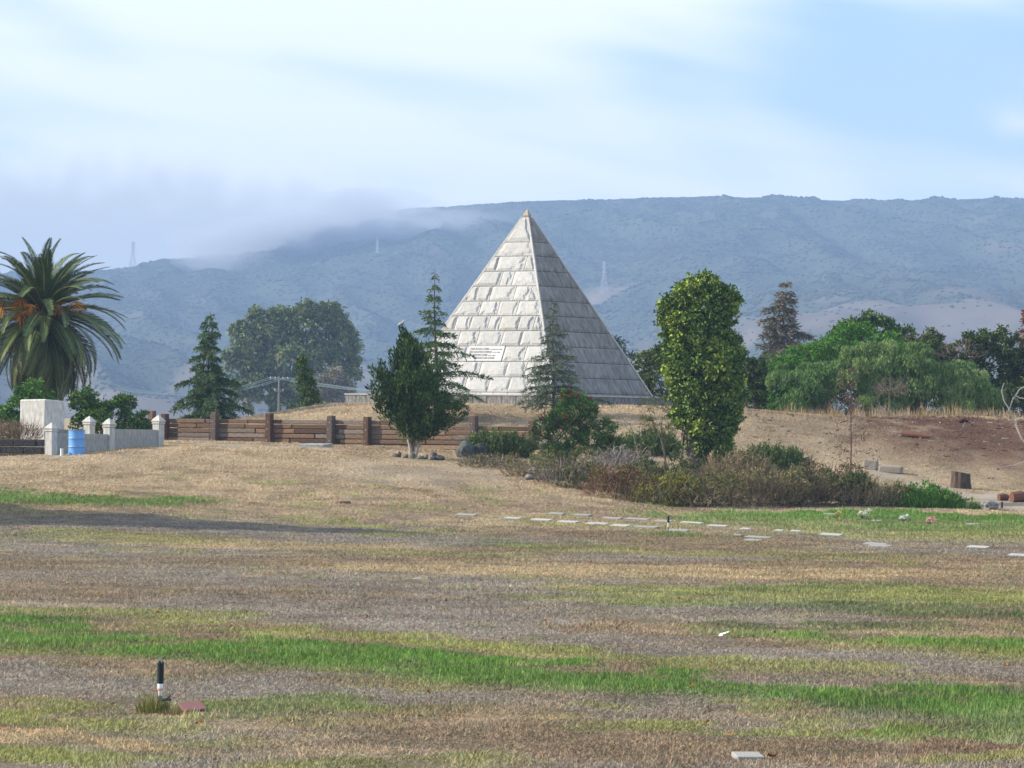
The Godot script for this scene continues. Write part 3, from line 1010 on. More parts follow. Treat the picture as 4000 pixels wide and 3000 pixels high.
func build_utility_pole():
	var d := 620.0
	var x := -29.7
	var y0 := valley(d)
	var o := thing("utility_pole", "wooden power pole with crossarms and wires before the big trees", "utility pole", Vector3(x, y0, -d), .15)
	var wood := mat(.9)
	var m := MB.new()
	m.tube([Vector3(0, -.5, 0), Vector3(0, 5.6, 0)], [.16, .12], 8, L(.20, .17, .15), true)
	part("pole", m.mesh(wood, true), o)
	for y in [5.25, 3.75]:
		m = MB.new()
		m.box(Vector3(0, y, .1), Vector3(1.25 if y > 5 else .6, 0, 0), Vector3(0, .07, 0), Vector3(0, 0, .06), L(.24, .22, .2))
		var arm := part("crossarm", m.mesh(wood), o)
		for k in ([-1.1, -.5, .5, 1.1] if y > 5 else [-.5, .5]):
			m = MB.new()
			m.lathe(Vector3(k, y + .05, .1), [Vector2(.03, 0), Vector2(.09, .08), Vector2(.05, .14), Vector2(.08, .2), Vector2(0, .27)], 8, L(.6, .6, .58))
			part("insulator", m.mesh(mat(.3), true), arm)
	for k in [-1.1, -.5, .5, 1.1]:
		m = MB.new()
		var pts := []
		var rad := []
		for j in 25:
			var t := j / 24.0
			pts.append(Vector3(k + lerpf(0, 34, t), 5.5 + lerpf(0, .3, t) - 7.2 * t * (1 - t), .1 + lerpf(0, 60, t) * k * .1)); rad.append(.028)
		m.tube(pts, rad, 3, L(.33, .43, .42))
		part("wire", m.mesh(mat(.5)), o)
		m = MB.new()
		pts = []
		for j in 25:
			var t := j / 24.0
			pts.append(Vector3(k - lerpf(0, 26, t), 5.5 - 1.0 * t - 8.0 * t * (1 - t), .1 + 30.0 * t)); 
		m.tube(pts, rad, 3, L(.33, .43, .42))
		part("wire", m.mesh(mat(.5)), o)
# ------------------------------------------------------------------ plants
func inside(p: Vector3, b: Array) -> float: return ((p - b[0]) / b[1]).length()
func clumps(m: MB, blobs: Array, n: int, per: int, ln: float, wd: float, ca: Color, cb: Color, cr: float, droop := .3, shell := .68, aim := .5):
	var cum := []
	var tot := 0.0
	for b in blobs:
		var r: Vector3 = b[1]
		tot += r.x * r.y + r.y * r.z + r.x * r.z
		cum.append(tot)
	for k in n:
		var pick := rng.randf() * tot
		var bi := 0
		while cum[bi] < pick: bi += 1
		var b: Array = blobs[bi]
		var dir := rv()
		if dir.y < -.3 and rng.randf() < .4: dir.y = -dir.y
		var f := shell + (1.06 - shell) * sqrt(rng.randf())
		f *= 1.0 + .22 * n2.get_noise_3dv(dir * 30.0 + (b[0] as Vector3) * 7.0)
		var cen: Vector3 = b[0] + (b[1] as Vector3) * dir * f
		var deep := false
		for q in blobs:
			if q != b and inside(cen, q) < .62: deep = true
		if deep: continue
		var tone := ca.lerp(cb, rng.randf())
		var g := rng.randf_range(.78, 1.2)
		tone = Color(tone.r * g, tone.g * g, tone.b * g)
		var cc := cr * rng.randf_range(.6, 1.3)
		for j in per:
			var o := rv() * cc * rng.randf()
			o.y *= .75
			var ld := (dir * aim + rv() * .8 + Vector3(0, -droop, 0)).normalized()
			var side := ld.cross(rv()).normalized()
			var t := rng.randf_range(.8, 1.22)
			m.leaf(cen + o, ld, side, ln * rng.randf_range(.6, 1.25), wd * rng.randf_range(.7, 1.2), Color(tone.r * t, tone.g * t, tone.b * t))
func limbs(m: MB, from: Vector3, blobs: Array, r: float, col: Color, lean := .35):
	for b in blobs:
		var to: Vector3 = b[0]
		var mid := from.lerp(to, .5) + Vector3(rng.randf_range(-.2, .2), lean * (to.y - from.y) * .3, rng.randf_range(-.2, .2)) * (to - from).length() * .25
		m.tube([from, from.lerp(mid, .55), mid, mid.lerp(to, .6), to + (to - mid) * .3], [r, r * .8, r * .6, r * .42, r * .15], 6, vary(col, .1))
func twigs(m: MB, blobs: Array, n: int, ln: float, r: float, col: Color):
	for k in n:
		var b: Array = blobs[rng.randi() % blobs.size()]
		var dir := rv()
		dir.y = absf(dir.y) * .8 + .1
		var p: Vector3 = b[0] + (b[1] as Vector3) * dir * .75
		var d2 := (dir + rv() * .6).normalized()
		var p2 := p + d2 * ln * .5 + rv() * ln * .08
		m.tube([p, p2, p2 + (d2 + rv() * .5) * ln * .5], [r, r * .7, r * .3], 3, vary(col, .2))
		for s in 2: m.tube([p2, p2 + (d2 + rv() * .9) * ln * .35], [r * .6, r * .25], 3, vary(col, .2))
func lumpy(blobs: Array, n: int, k: float) -> Array:
	# each mass of leaves broken into smaller pillows that stand out from it
	var r := []
	for b in blobs:
		r.append([b[0], b[1] * .72])
		for j in n:
			var d := rv()
			if d.y < -.4: d.y = -d.y
			r.append([b[0] + (b[1] as Vector3) * d * rng.randf_range(.62, .88), b[1] * k * rng.randf_range(.7, 1.25)])
	return r
func foliage(back := .26) -> StandardMaterial3D: return mat(.75, back, .12)
var bark: StandardMaterial3D

func broad(called: String, label: String, category: String, at: Vector3, trunk: float, tcol: Color, blobs: Array, n: int, per: int, ln: float, wd: float, ca: Color, cb: Color, cr: float, droop := .3, shell := .68, group := "") -> Node3D:
	var o := thing(called, label, category, at, 0, group)
	var m := MB.new()
	var fork := Vector3(0, 0, 0)
	var low_y := 99.0
	for b in blobs:
		fork += b[0] / float(blobs.size())
		low_y = minf(low_y, b[0].y - b[1].y)
	fork = Vector3(fork.x * .4, maxf(low_y + .1, fork.y * .35), fork.z * .4)
	m.tube([Vector3(0, -.4, 0), Vector3(fork.x * .2, fork.y * .4, 0), fork], [trunk * 1.35, trunk, trunk * .85], 9, tcol)
	limbs(m, fork, blobs, trunk * .55, tcol)
	part("trunk", m.mesh(bark, true), o)
	m = MB.new()
	clumps(m, lumpy(blobs, 6, .36), n, per, ln, wd, ca, cb, cr * .85, droop, shell)
	part("crown", m.mesh(foliage()), o)
	return o

# a layered conifer: boughs that leave the trunk in whorls, bend down and carry hanging sprays
func conifer(called: String, label: String, at: Vector3, h: float, r: float, bare: float, nb: int, droop: float, spray: float, dens: float, ca: Color, cb: Color, shape := 1.0, lean := 0.0, rise := .1, wid := .05, group := "", category := "conifer"):
	var o := thing(called, label, category, at, 0, group)
	var m := MB.new()
	var tp := []
	var tr := []
	for k in 9:
		var t := k / 8.0
		tp.append(Vector3(lean * t * t * h + sin(t * 7.0) * .012 * h * t, -.3 + t * (h + .3), cos(t * 5.0) * .01 * h)); tr.append(.014 * h * (1.0 - t) + .012)
	m.tube(tp, tr, 7, L(.14, .12, .105))
	part("trunk", m.mesh(bark, true), o)
	var bm := MB.new()
	var fm := MB.new()
	for k in nb:
		var tiers := nb / 6
		var t := bare + (1.0 - bare) * pow((int(k / 6) + .5 + rng.randf_range(-.28, .28)) / tiers, 1.1)
		t = clampf(t, bare + .002, .985)
		var y := t * h
		var az := k * 2.4 + rng.randf_range(-.4, .4)
		var prof_ := pow(1.0 - (t - bare) / (1.0 - bare), shape) * (.35 + .65 * minf(1.0, (t - bare) / .12 + .35))
		var ln := r * prof_ * rng.randf_range(.3, 1.25) + .10 * (1.0 - t) + .05
		var out := Vector3(cos(az), 0, sin(az))
		var org: Vector3 = (tp[0] as Vector3).lerp(tp[8], 0) + Vector3(lean * t * t * h + sin(t * 7.0) * .012 * h * t, y + .3, 0)
		var side := Vector3(-sin(az), 0, cos(az))
		var bend := rng.randf_range(-.25, .25)
		var pts := []
		var rad := []
		var steps := 6
		for s in steps + 1:
			var u := float(s) / steps
			pts.append(org + (out * u + side * bend * u * u + Vector3(0, rise * u * 1.2 - droop * u * u, 0)) * ln)
			rad.append((.004 + .012 * ln) * (1.0 - u * .85))
		bm.tube(pts, rad, 4, L(.12, .095, .075))
		var tone := ca.lerp(cb, rng.randf())
		var ns := int(maxf(4.0, dens * ln))
		for s in ns:
			var u := rng.randf_range(.12, 1.02)
			var f := minf(u * steps, steps - .001)
			var p: Vector3 = (pts[int(f)] as Vector3).lerp(pts[int(f) + 1], f - int(f))
			var sd := 1.0 if s % 2 else -1.0
			var reach := spray * (1.15 - .55 * u) * rng.randf_range(.6, 1.3) * (.55 + .45 * minf(1.0, ln))
			var d0 := (out * rng.randf_range(.25, .9) + side * sd * rng.randf_range(.35, 1.0) + Vector3(0, rng.randf_range(-.55, .3), 0)).normalized()
			# a twig with needles on both sides, its end hanging
			for q in 3:
				var a := p + d0 * reach * q * .33 + Vector3(0, -.12 * q * q * reach * droop * 2.0, 0)
				var dd := (d0 * .75 + rv() * .5 + Vector3(0, -.28 * droop * (1 + q) + .1, 0)).normalized()
				var g := rng.randf_range(.75, 1.25)
				fm.leaf(a, dd, dd.cross(rv()).normalized(), reach * rng.randf_range(.45, .8), wid * rng.randf_range(.7, 1.3), Color(tone.r * g, tone.g * g, tone.b * g))
	part("branches", bm.mesh(bark), o)
	part("needles", fm.mesh(foliage(.2)), o)
	return o

func frond_mesh(ln: float, droop: float, fm: Material, col: Color) -> ArrayMesh:
	var m := MB.new()
	var pts := []
	var rad := []
	var p := Vector3.ZERO
	var ang := 0.0
	var n := 14
	for k in n + 1:
		var t := float(k) / n
		pts.append(p); rad.append(.035 * (1.0 - t) + .006)
		ang = -droop * pow(t, 1.5)
		p += Vector3(cos(ang), sin(ang), 0) * ln / n
	m.tube(pts, rad, 4, L(.20, .22, .07))
	for k in 92:
		var t := .08 + .92 * k / 92.0
		var f := minf(t * n, n - .001)
		var a: Vector3 = (pts[int(f)] as Vector3).lerp(pts[int(f) + 1], f - int(f))
		var dir: Vector3 = ((pts[int(f) + 1] as Vector3) - pts[int(f)]).normalized()
		var up := Vector3(-dir.y, dir.x, 0)
		var ll := .50 * (sin(PI * clampf(t * .86 + .12, 0, 1)) * .8 + .22) * ln / 3.7
		for s in [-1.0, 1.0]:
			var d := (dir * (.55 + .5 * t) + Vector3(0, 0, s) * .8 + up * .32 + rv() * .09 + Vector3(0, -.22, 0)).normalized()
			var g := rng.randf_range(.75, 1.25)
			m.leaf(a, d, dir, ll * rng.randf_range(.85, 1.1), .062, Color(col.r * g, col.g * g, col.b * g))
	return m.mesh(fm)
func build_palm(at: Vector3, h: float):
	var o := thing("date_palm", "big date palm with a broad drooping crown and orange fruit stalks at the left edge", "palm tree", at)
	var m := MB.new()
	m.tube([Vector3(0, -.4, 0), Vector3(.0, h * .5, 0), Vector3(0, h - .5, 0), Vector3(0, h + .2, 0)], [.52, .42, .46, .25], 14, L(.12, .09, .065))
	for k in 150:
		var t := rng.randf()
		var a := k * 2.4
		m.leaf(Vector3(cos(a) * .42, t * h, sin(a) * .42), Vector3(cos(a) * .5, .9, sin(a) * .5).normalized(), Vector3(-sin(a), 0, cos(a)), .28, .2, vary(L(.16, .115, .08), .3))
	part("trunk", m.mesh(bark, true), o)
	var fm := mat(.55, .2, .3)
	var kinds_ := []
	for k in 3: kinds_.append(frond_mesh(3.75, .75 + k * .28, fm, [L(.085, .125, .04), L(.075, .115, .042), L(.105, .14, .045)][k]))
	var old := []
	for k in 2: old.append(frond_mesh(3.7, 1.3 + k * .3, fm, [L(.07, .10, .036), L(.09, .105, .04)][k]))
	var nf := 178
	for k in nf:
		var t := float(k) / nf
		var pitch := lerpf(84, -70, pow(t, .80)) + rng.randf_range(-7, 7)
		var e := part("frond", (kinds_[rng.randi() % 3] if t < .55 else old[rng.randi() % 2]), o, Vector3(0, h - t * .55, 0))
		var sc := rng.randf_range(.88, 1.08) * (.86 if t < .15 else 1.0)
		e.basis = Basis(Vector3.UP, k * 2.39996 + rng.randf_range(-.15, .15)) * Basis(Vector3(0, 0, 1), deg_to_rad(pitch)) * Basis(Vector3(1, 0, 0), rng.randf_range(-.5, .5)) * Basis.from_scale(Vector3.ONE * sc)
	for k in 9:
		var a := [2.2, 2.7, 3.3, 1.5, 1.0, 2.0, .6, 3.9, 1.75][k] as float
		var fr := MB.new()
		var out := Vector3(cos(a), 0, sin(a))
		var y := rng.randf_range(.1, .7)
		var end := out * rng.randf_range(1.15, 1.75) + Vector3(0, y, 0)
		fr.tube([Vector3.ZERO, end * .5 + Vector3(0, .3, 0), end], [.04, .03, .02], 5, L(.55, .26, .05))
		for j in 60:
			var d := (out * .5 + rv() * .8 + Vector3(0, -.8, 0)).normalized()
			fr.leaf(end + rv() * .12, d, d.cross(rv()).normalized(), rng.randf_range(.3, .75), .03, vary(L(.52, .23, .035), .3))
		part("fruit_stalk", fr.mesh(foliage(.3)), o, Vector3(0, h - .35, 0))

func weeping(called: String, label: String, at: Vector3, blobs: Array, strands: int, ca: Color, cb: Color, ln: float, group := ""):
	var o := thing(called, label, "tree", at, 0, group)
	var m := MB.new()
	m.tube([Vector3(0, -.4, 0), Vector3(.1, 1.0, 0), Vector3(0, 1.7, 0)], [.26, .2, .17], 8, L(.14, .11, .085))
	limbs(m, Vector3(0, 1.4, 0), blobs, .1, L(.14, .11, .085))
	part("trunk", m.mesh(bark, true), o)
	m = MB.new()
	var heads := []
	for k in strands / 42:
		var b: Array = blobs[k % blobs.size()]
		var dir := rv()
		if dir.y < -.2: dir.y = -dir.y
		heads.append([b[0] + (b[1] as Vector3) * dir * rng.randf_range(.72, 1.15), dir, rng.randf(), rng.randf_range(.22, .48)])
	for k in strands:
		var hd: Array = heads[rng.randi() % heads.size()]
		var dir: Vector3 = hd[1]
		var o2 := rv()
		o2.y = absf(o2.y) * .8
		var p: Vector3 = hd[0] + o2 * float(hd[3])
		var tone := ca.lerp(cb, clampf(hd[2] + rng.randf_range(-.25, .25), 0, 1))
		var sl := ln * rng.randf_range(.4, 1.2)
		var n := int(sl / .085)
		var drift := Vector3(dir.x, 0, dir.z) * .25
		for j in n:
			var t := float(j) / n
			var q := p + drift * sqrt(t) + Vector3(0, -sl * t + .12 * sin(t * 3.0), 0)
			if q.y < .05: break
			for s in 2:
				var d := (Vector3(0, -1.0, 0) + rv() * .75).normalized()
				var g := rng.randf_range(.75, 1.25)
				m.leaf(q + rv() * .05, d, d.cross(rv()).normalized(), .17, .032, Color(tone.r * g, tone.g * g, tone.b * g))
	part("crown", m.mesh(foliage(.4)), o)

func rosemary(label: String, at: Vector3, rx: float, ry: float, rz: float, n: int):
	var o := thing("rosemary_bush", label, "bush", at, 0, "dark green spiky bushes below the mound")
	var m := MB.new()
	for k in n:
		var a := rng.randf() * TAU
		var rr := sqrt(rng.randf())
		var p := Vector3(cos(a) * rr * rx, 0, sin(a) * rr * rz)
		var top := ry * sqrt(maxf(.05, 1.0 - rr * rr * .8)) * rng.randf_range(.75, 1.12)
		var lean := Vector3(cos(a), 0, sin(a)) * rr * .25 + Vector3(rng.randf_range(-.12, .12), 0, rng.randf_range(-.12, .12))
		var tone := L(.07, .115, .04).lerp(L(.15, .19, .07), rng.randf())
		var nn := int(top / .07) + 2
		for j in nn:
			var t := float(j) / nn
			if t < rng.randf() * .45: continue
			var q := p + lean * t * t * 1.3 + Vector3(0, top * t, 0)
			for s in 3:
				var d := (Vector3(0, .9, 0) + rv() * .75).normalized()
				var g := rng.randf_range(.75, 1.25)
				m.leaf(q, d, d.cross(rv()).normalized(), .12, .03, Color(tone.r * g, tone.g * g, tone.b * g))
	part("foliage", m.mesh(foliage(.25)), o)
	m = MB.new()
	for k in 14: m.tube([Vector3(rng.randf_range(-.3, .3) * rx, -.1, rng.randf_range(-.3, .3) * rz), Vector3(rng.randf_range(-.8, .8) * rx, ry * .7, rng.randf_range(-.7, .7) * rz)], [.02, .008], 4, L(.14, .11, .08))
	part("stems", m.mesh(bark), o)

# a tangle of dry stalks with some leaves
func scrub(label: String, at: Vector3, rx: float, ry: float, rz: float, stalks: int, leaves: int, cs: Color, cs2: Color, cl: Color, cl2: Color, called := "dry_shrub"):
	var o := thing(called, label, "shrub", at, 0, "tangled dry shrubs on the bank under the ivy tree")
	var m := MB.new()
	for k in stalks:
		var a := rng.randf() * TAU
		var rr := sqrt(rng.randf())
		var p := Vector3(cos(a) * rr * rx, rng.randf_range(-.05, .3) * ry, sin(a) * rr * rz)
		var env := sqrt(maxf(.08, 1.0 - rr * rr))
		p.y += rng.randf() * ry * env * .55
		var d := Vector3(cos(a) * rr * .7, 1.0, sin(a) * rr * .5) + rv() * .75
		d = d.normalized()
		var ln := rng.randf_range(.25, .62) * (ry * .45 + .3)
		var tone := vary(cs.lerp(cs2, rng.randf()), .2)
		var s := d.cross(rv()).normalized() * rng.randf_range(.006, .013)
		var mid := p + d * ln * .55
		var end := mid + (d + rv() * .55 + Vector3(0, -.25, 0)).normalized() * ln * .5
		m.quad(p - s, p + s, mid + s * .8, mid - s * .8, tone)
		m.tri(mid - s * .8, mid + s * .8, end, tone)
	part("stalks", m.mesh(mat(.95, .2, .05)), o)
	m = MB.new()
	var bl := []
	for k in 9: bl.append([Vector3(rng.randf_range(-.8, .8) * rx, ry * rng.randf_range(.1, .75), rng.randf_range(-.7, .7) * rz), Vector3(rx * .34, ry * .34, rz * .4)])
	clumps(m, bl, leaves / 14, 14, .085, .045, cl, cl2.lerp(L(.17, .19, .07), .35), .15, .2, .5)
	part("leaves", m.mesh(foliage(.35)), o)
	return o

func build_plants():
	bark = mat(.95, 0, .15)
	# ---- left side
	build_palm(G(-18.95, 196), 5.25)
	conifer("deodar_cedar", "layered dark green cedar standing behind the left end of the timber wall", Vector3(-13.85, 2.5, -222), 5.95, 2.0, .06, 96, .36, .36, 110, L(.075, .125, .055), L(.13, .19, .085), .95, .0, .18, .045)
	var sh := G(-16.0, 187)
	broad("green_bush", "dark green leafy bush with pale bare twigs behind the white wall", "bush", sh, .08, L(.3, .27, .23), [[Vector3(.0, 1.0, 0), Vector3(.9, .75, .7)], [Vector3(.75, 1.3, -.4), Vector3(.7, .75, .6)], [Vector3(-.5, 1.6, -.4), Vector3(.7, .7, .6)], [Vector3(1.3, .55, 0), Vector3(.85, .5, .6)]], 620, 22, .13, .06, L(.055, .11, .03), L(.12, .20, .05), .2, .3, .5)
	broad("green_bush", "sprawling low green bush between the white wall and the timber posts", "bush", G(-14.35, 187), .05, L(.3, .27, .23), [[Vector3(-.2, .55, 0), Vector3(.6, .42, .5)], [Vector3(.45, .3, .1), Vector3(.6, .3, .5)], [Vector3(.25, 1.0, 0), Vector3(.25, .2, .2)]], 90, 20, .13, .06, L(.05, .10, .03), L(.09, .17, .045), .17)
	broad("green_bush", "bright green bush under the palm at the left edge, left of the white block", "bush", G(-19.6, 184), .08, L(.2, .16, .12), [[Vector3(-.6, 1.3, 0), Vector3(1.0, 1.0, .8)], [Vector3(.6, 1.0, 0), Vector3(.9, .9, .7)], [Vector3(1.4, 1.9, -1.2), Vector3(.8, .8, .7)]], 620, 22, .13, .07, L(.07, .15, .035), L(.14, .26, .06), .2, .3, .5)
	var db := thing("dry_bush", "small brown half bare bush above the shade-darkened stone wall at the left edge", "bush", G(-17.9, 175.0))
	var m := MB.new()
	for k in 420:
		var p := Vector3(rng.randf_range(-1.1, .9), .35 + rng.randf() * .5, rng.randf_range(-.4, .4))
		var d := (Vector3(p.x * .7, 1.0, p.z) + rv() * .45).normalized()
		m.tube([p, p + d * .3, p + d * .5 + rv() * .08], [.008, .006, .003], 3, vary(L(.24, .17, .12), .3))
	part("twigs", m.mesh(bark), db)
	m = MB.new()
	clumps(m, [[Vector3(-.4, .75, 0), Vector3(.8, .45, .4)], [Vector3(.4, .7, 0), Vector3(.55, .35, .35)]], 90, 10, .07, .035, L(.13, .13, .06), L(.22, .18, .09), .14)
	part("leaves", m.mesh(foliage()), db)
	# ---- big trees across the valley
	var vy := valley(680)
	var eb := [[Vector3(-5.5, 9.0, 0), Vector3(3.6, 3.4, 3)], [Vector3(-2.2, 12.6, 0), Vector3(3.4, 3.2, 3)], [Vector3(1.8, 13.2, 1), Vector3(3.0, 3.3, 3)], [Vector3(4.4, 12.6, 0), Vector3(3.4, 3.6, 3)], [Vector3(7.0, 10.2, 0), Vector3(2.8, 3.8, 3)], [Vector3(8.2, 6.5, 0), Vector3(1.7, 2.6, 2)], [Vector3(0, 8.8, 2), Vector3(4.0, 3.2, 3)], [Vector3(4.0, 8.0, 1), Vector3(3.2, 3.0, 3)], [Vector3(-4.0, 5.4, 1), Vector3(4.0, 2.6, 3)], [Vector3(1.0, 4.8, 2), Vector3(3.2, 2.2, 3)], [Vector3(-4.9, 14.6, 0), Vector3(.9, 1.6, .9)], [Vector3(-7.2, 12.2, 0), Vector3(1.4, 1.5, 1.3)], [Vector3(-6.5, 3.4, 1), Vector3(2.4, 2.4, 2)], [Vector3(-1.5, 2.6, 1), Vector3(2.6, 2.0, 2)], [Vector3(3.5, 3.2, 1), Vector3(2.8, 2.4, 2)], [Vector3(-7.8, 7.0, 0), Vector3(2.2, 2.6, 2)]]
	var eo := broad("eucalyptus_tree", "huge spreading grey green eucalyptus with pale limbs beyond the timber wall", "tree", Vector3(-30.8, vy, -680), .55, L(.36, .29, .23), eb, 2200, 26, .62, .26, L(.075, .11, .04), L(.22, .265, .10), 1.0, .5, .5)
	m = MB.new()
	for t in [[Vector3(-5.2, -.5, 0), Vector3(-6.2, 3.2, 0), Vector3(-6.6, 6, 0)], [Vector3(-2.8, -.5, 0), Vector3(-2.9, 3.5, 0), Vector3(-2.5, 8, 0)], [Vector3(3.0, -.5, 0), Vector3(3.6, 5.0, 2.6), Vector3(2.9, 10, 2.8)], [Vector3(-2.0, 9.0, 3.6), Vector3(.2, 8.4, 3.9), Vector3(1.2, 7.8, 3.4)]]: m.tube(t, [.4, .32, .2], 7, L(.42, .34, .27))
	part("limb_group", m.mesh(bark, true), eo)
	broad("grey_tree", "dull grey brown round tree at the right foot of the eucalyptus", "tree", Vector3(-24.6, vy, -665), .3, L(.25, .21, .17), [[Vector3(0, 4.6, 0), Vector3(2.4, 2.4, 2)], [Vector3(-1.6, 3.4, 0), Vector3(2, 2, 2)], [Vector3(1.6, 3.2, 0), Vector3(1.9, 2.2, 2)]], 620, 20, .5, .16, L(.17, .155, .10), L(.27, .245, .17), .75, .3, .45)
	broad("low_tree", "dark low trees running right from the grey tree towards the plinth", "tree", Vector3(-20.0, vy - 1.0, -670), .2, L(.2, .17, .14), [[Vector3(-1.0, 2.6, 0), Vector3(1.6, 1.5, 2)], [Vector3(2, 2.4, 0), Vector3(2.2, 1.1, 2)], [Vector3(5, 2.2, 0), Vector3(2.2, 1.0, 2)]], 120, 16, .45, .2, L(.06, .08, .05), L(.10, .12, .07), .6)
	m = MB.new()
	broad("green_juniper", "narrow dark green juniper just behind the mound, in front of the eucalyptus", "tree", Vector3(-10.05, 2.8, -235), .1, L(.15, .12, .1), [[Vector3(0, 2.6, 0), Vector3(.45, .75, .45)], [Vector3(-.1, 3.3, 0), Vector3(.32, .6, .32)], [Vector3(.22, 1.8, 0), Vector3(.5, .7, .5)], [Vector3(.15, 1.0, 0), Vector3(.4, .7, .4)]], 420, 20, .14, .06, L(.055, .10, .03), L(.12, .18, .05), .18, -.3, .45)
	broad("small_bush", "small dark bushes at the back foot of the mound beside the juniper", "bush", Vector3(-11.0, 2.5, -236), .05, L(.15, .12, .1), [[Vector3(-.3, .9, 0), Vector3(.5, .7, .5)], [Vector3(.5, 1.2, 0), Vector3(.4, .8, .4)]], 70, 14, .14, .06, L(.05, .08, .03), L(.08, .12, .045), .2)
	# ---- around the pyramid
	conifer("deodar_cedar", "tall thin topped cedar with drooping tiers before the left face of the pyramid", G(-2.9, 188), 5.75, 2.5, .08, 78, .34, .30, 62, L(.07, .115, .05), L(.13, .19, .08), 1.45, -.03, .24, .04)
	conifer("young_cedar", "slender sparse young cedar before the front edge of the pyramid", G(1.62, 190), 4.55, 2.05, .05, 90, .26, .30, 56, L(.10, .13, .085), L(.15, .19, .12), 1.4, -.01, .16, .03)
	build_cypress()
	build_bottlebrush()
	build_ivy_tree()
	for q in [["dark green spiky bush in the gap between the grey boulder and the red flowered bush", -.45, 176.2, 1.2, 1.1, .7, 420], ["dark green spiky bush left of the ivy tree, at the foot of the mound", 5.0, 178.5, 1.2, 1.0, .7, 400], ["small dark green spiky bush right of the red flowered bush", 3.75, 176.0, .6, .85, .5, 180], ["broad dark green spiky bush right of the ivy tree, topping the dry bank", 9.3, 173.8, 1.3, 1.3, .8, 560]]:
		rosemary(q[0], G(q[1], q[2], -.1), q[3], q[4], q[5], q[6])
	broad("wispy_pine", "wispy olive green young pine leaning left out of the ivy tree", "tree", G(5.5, 172.5), .04, L(.2, .16, .12), [[Vector3(-.5, 1.6, 0), Vector3(.55, .3, .3)], [Vector3(-.7, 2.3, 0), Vector3(.35, .35, .3)], [Vector3(-.15, 2.0, 0), Vector3(.4, .5, .3)], [Vector3(-.2, 1.3, .1), Vector3(.5, .4, .3)]], 110, 14, .22, .016, L(.09, .11, .04), L(.15, .15, .06), .12, -.4)
	build_scrub()
	# ---- right side
	var dk := L(.035, .065, .022)
	broad("dark_tree", "dark olive leafy tree behind the right corner of the pyramid", "tree", G(6.9, 222), .16, L(.15, .12, .1), [[Vector3(-.3, 1.8, 0), Vector3(1.2, 1.4, 1)], [Vector3(.5, 3.0, 0), Vector3(1.0, 1.0, .9)], [Vector3(1.3, 2.2, 0), Vector3(1.2, 1.3, 1)], [Vector3(-.9, 1.0, 0), Vector3(.8, .9, .8)]], 640, 22, .16, .08, L(.065, .10, .033), L(.14, .175, .06), .24, .3, .5)
	broad("eucalyptus_tree", "grey green eucalyptus tips showing past the right slope of the pyramid", "tree", Vector3(6.5, valley(300), -300), .2, L(.3, .25, .2), [[Vector3(-.8, 6.4, 0), Vector3(1.0, .7, .8)], [Vector3(.5, 5.7, 0), Vector3(.8, .6, .8)], [Vector3(-1.5, 5.4, 0), Vector3(1.0, 1.2, .8)], [Vector3(1.2, 4.0, 0), Vector3(.9, .9, .8)]], 170, 16, .26, .1, L(.06, .09, .055), L(.11, .14, .09), .34, .5)
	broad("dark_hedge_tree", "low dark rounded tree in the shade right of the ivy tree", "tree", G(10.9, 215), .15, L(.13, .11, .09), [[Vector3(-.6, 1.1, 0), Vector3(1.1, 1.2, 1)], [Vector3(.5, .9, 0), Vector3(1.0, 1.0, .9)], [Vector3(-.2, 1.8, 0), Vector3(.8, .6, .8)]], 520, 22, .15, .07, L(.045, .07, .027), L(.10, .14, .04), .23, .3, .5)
	conifer("grey_conifer", "tall grey brown conifer with ragged tiers right of the ivy tree", Vector3(16.7, valley(300) - .2, -300), 11.0, 3.9, .06, 126, .24, .6, 46, L(.12, .13, .09), L(.20, .165, .12), .85, .01, .16, .08)
	broad("grey_green_tree", "hazy grey green tree under the tall ragged conifer", "tree", Vector3(15.4, valley(295), -295), .25, L(.2, .16, .13), [[Vector3(-.6, 3.0, 0), Vector3(1.7, 2.0, 1.5)], [Vector3(1.4, 2.8, 0), Vector3(1.7, 2.2, 1.5)], [Vector3(2.6, 4.6, 0), Vector3(1.4, 1.1, 1.2)]], 260, 16, .28, .1, L(.075, .09, .055), L(.14, .135, .09), .4)
	broad("bright_green_tree", "bright green rounded feathery tree in the right group", "tree", G(13.9, 218), .2, L(.2, .16, .12), [[Vector3(-1.6, 1.8, 0), Vector3(1.2, 1.3, 1.1)], [Vector3(-.6, 2.5, 0), Vector3(1.3, 1.2, 1.2)], [Vector3(.7, 3.2, -.2), Vector3(1.5, 1.1, 1.2)], [Vector3(2.0, 3.4, -.2), Vector3(1.4, 1.0, 1.1)], [Vector3(3.0, 2.9, -.2), Vector3(1.1, 1.0, 1.1)], [Vector3(.5, 1.6, .5), Vector3(1.5, 1.3, 1)], [Vector3(-1.9, .7, .4), Vector3(.9, .9, .8)]], 1500, 24, .13, .05, L(.065, .17, .028), L(.14, .29, .05), .24, .15, .6)
	broad("broad_leaved_tree", "dark glossy broad leaved tree rising behind the bright green tree", "tree", G(16.6, 227), .25, L(.18, .15, .12), [[Vector3(-1.0, 4.1, 0), Vector3(1.2, .9, 1)], [Vector3(.2, 4.6, 0), Vector3(1.1, .9, 1)], [Vector3(1.4, 3.9, 0), Vector3(1.2, 1.0, 1)], [Vector3(-2.1, 3.3, 0), Vector3(1.0, .8, 1)], [Vector3(2.2, 3.0, 0), Vector3(.9, 1.0, 1)], [Vector3(0, 3.3, 0), Vector3(1.9, 1.2, 1.1)]], 760, 22, .2, .1, L(.06, .105, .035), L(.13, .19, .065), .28, .3, .55)
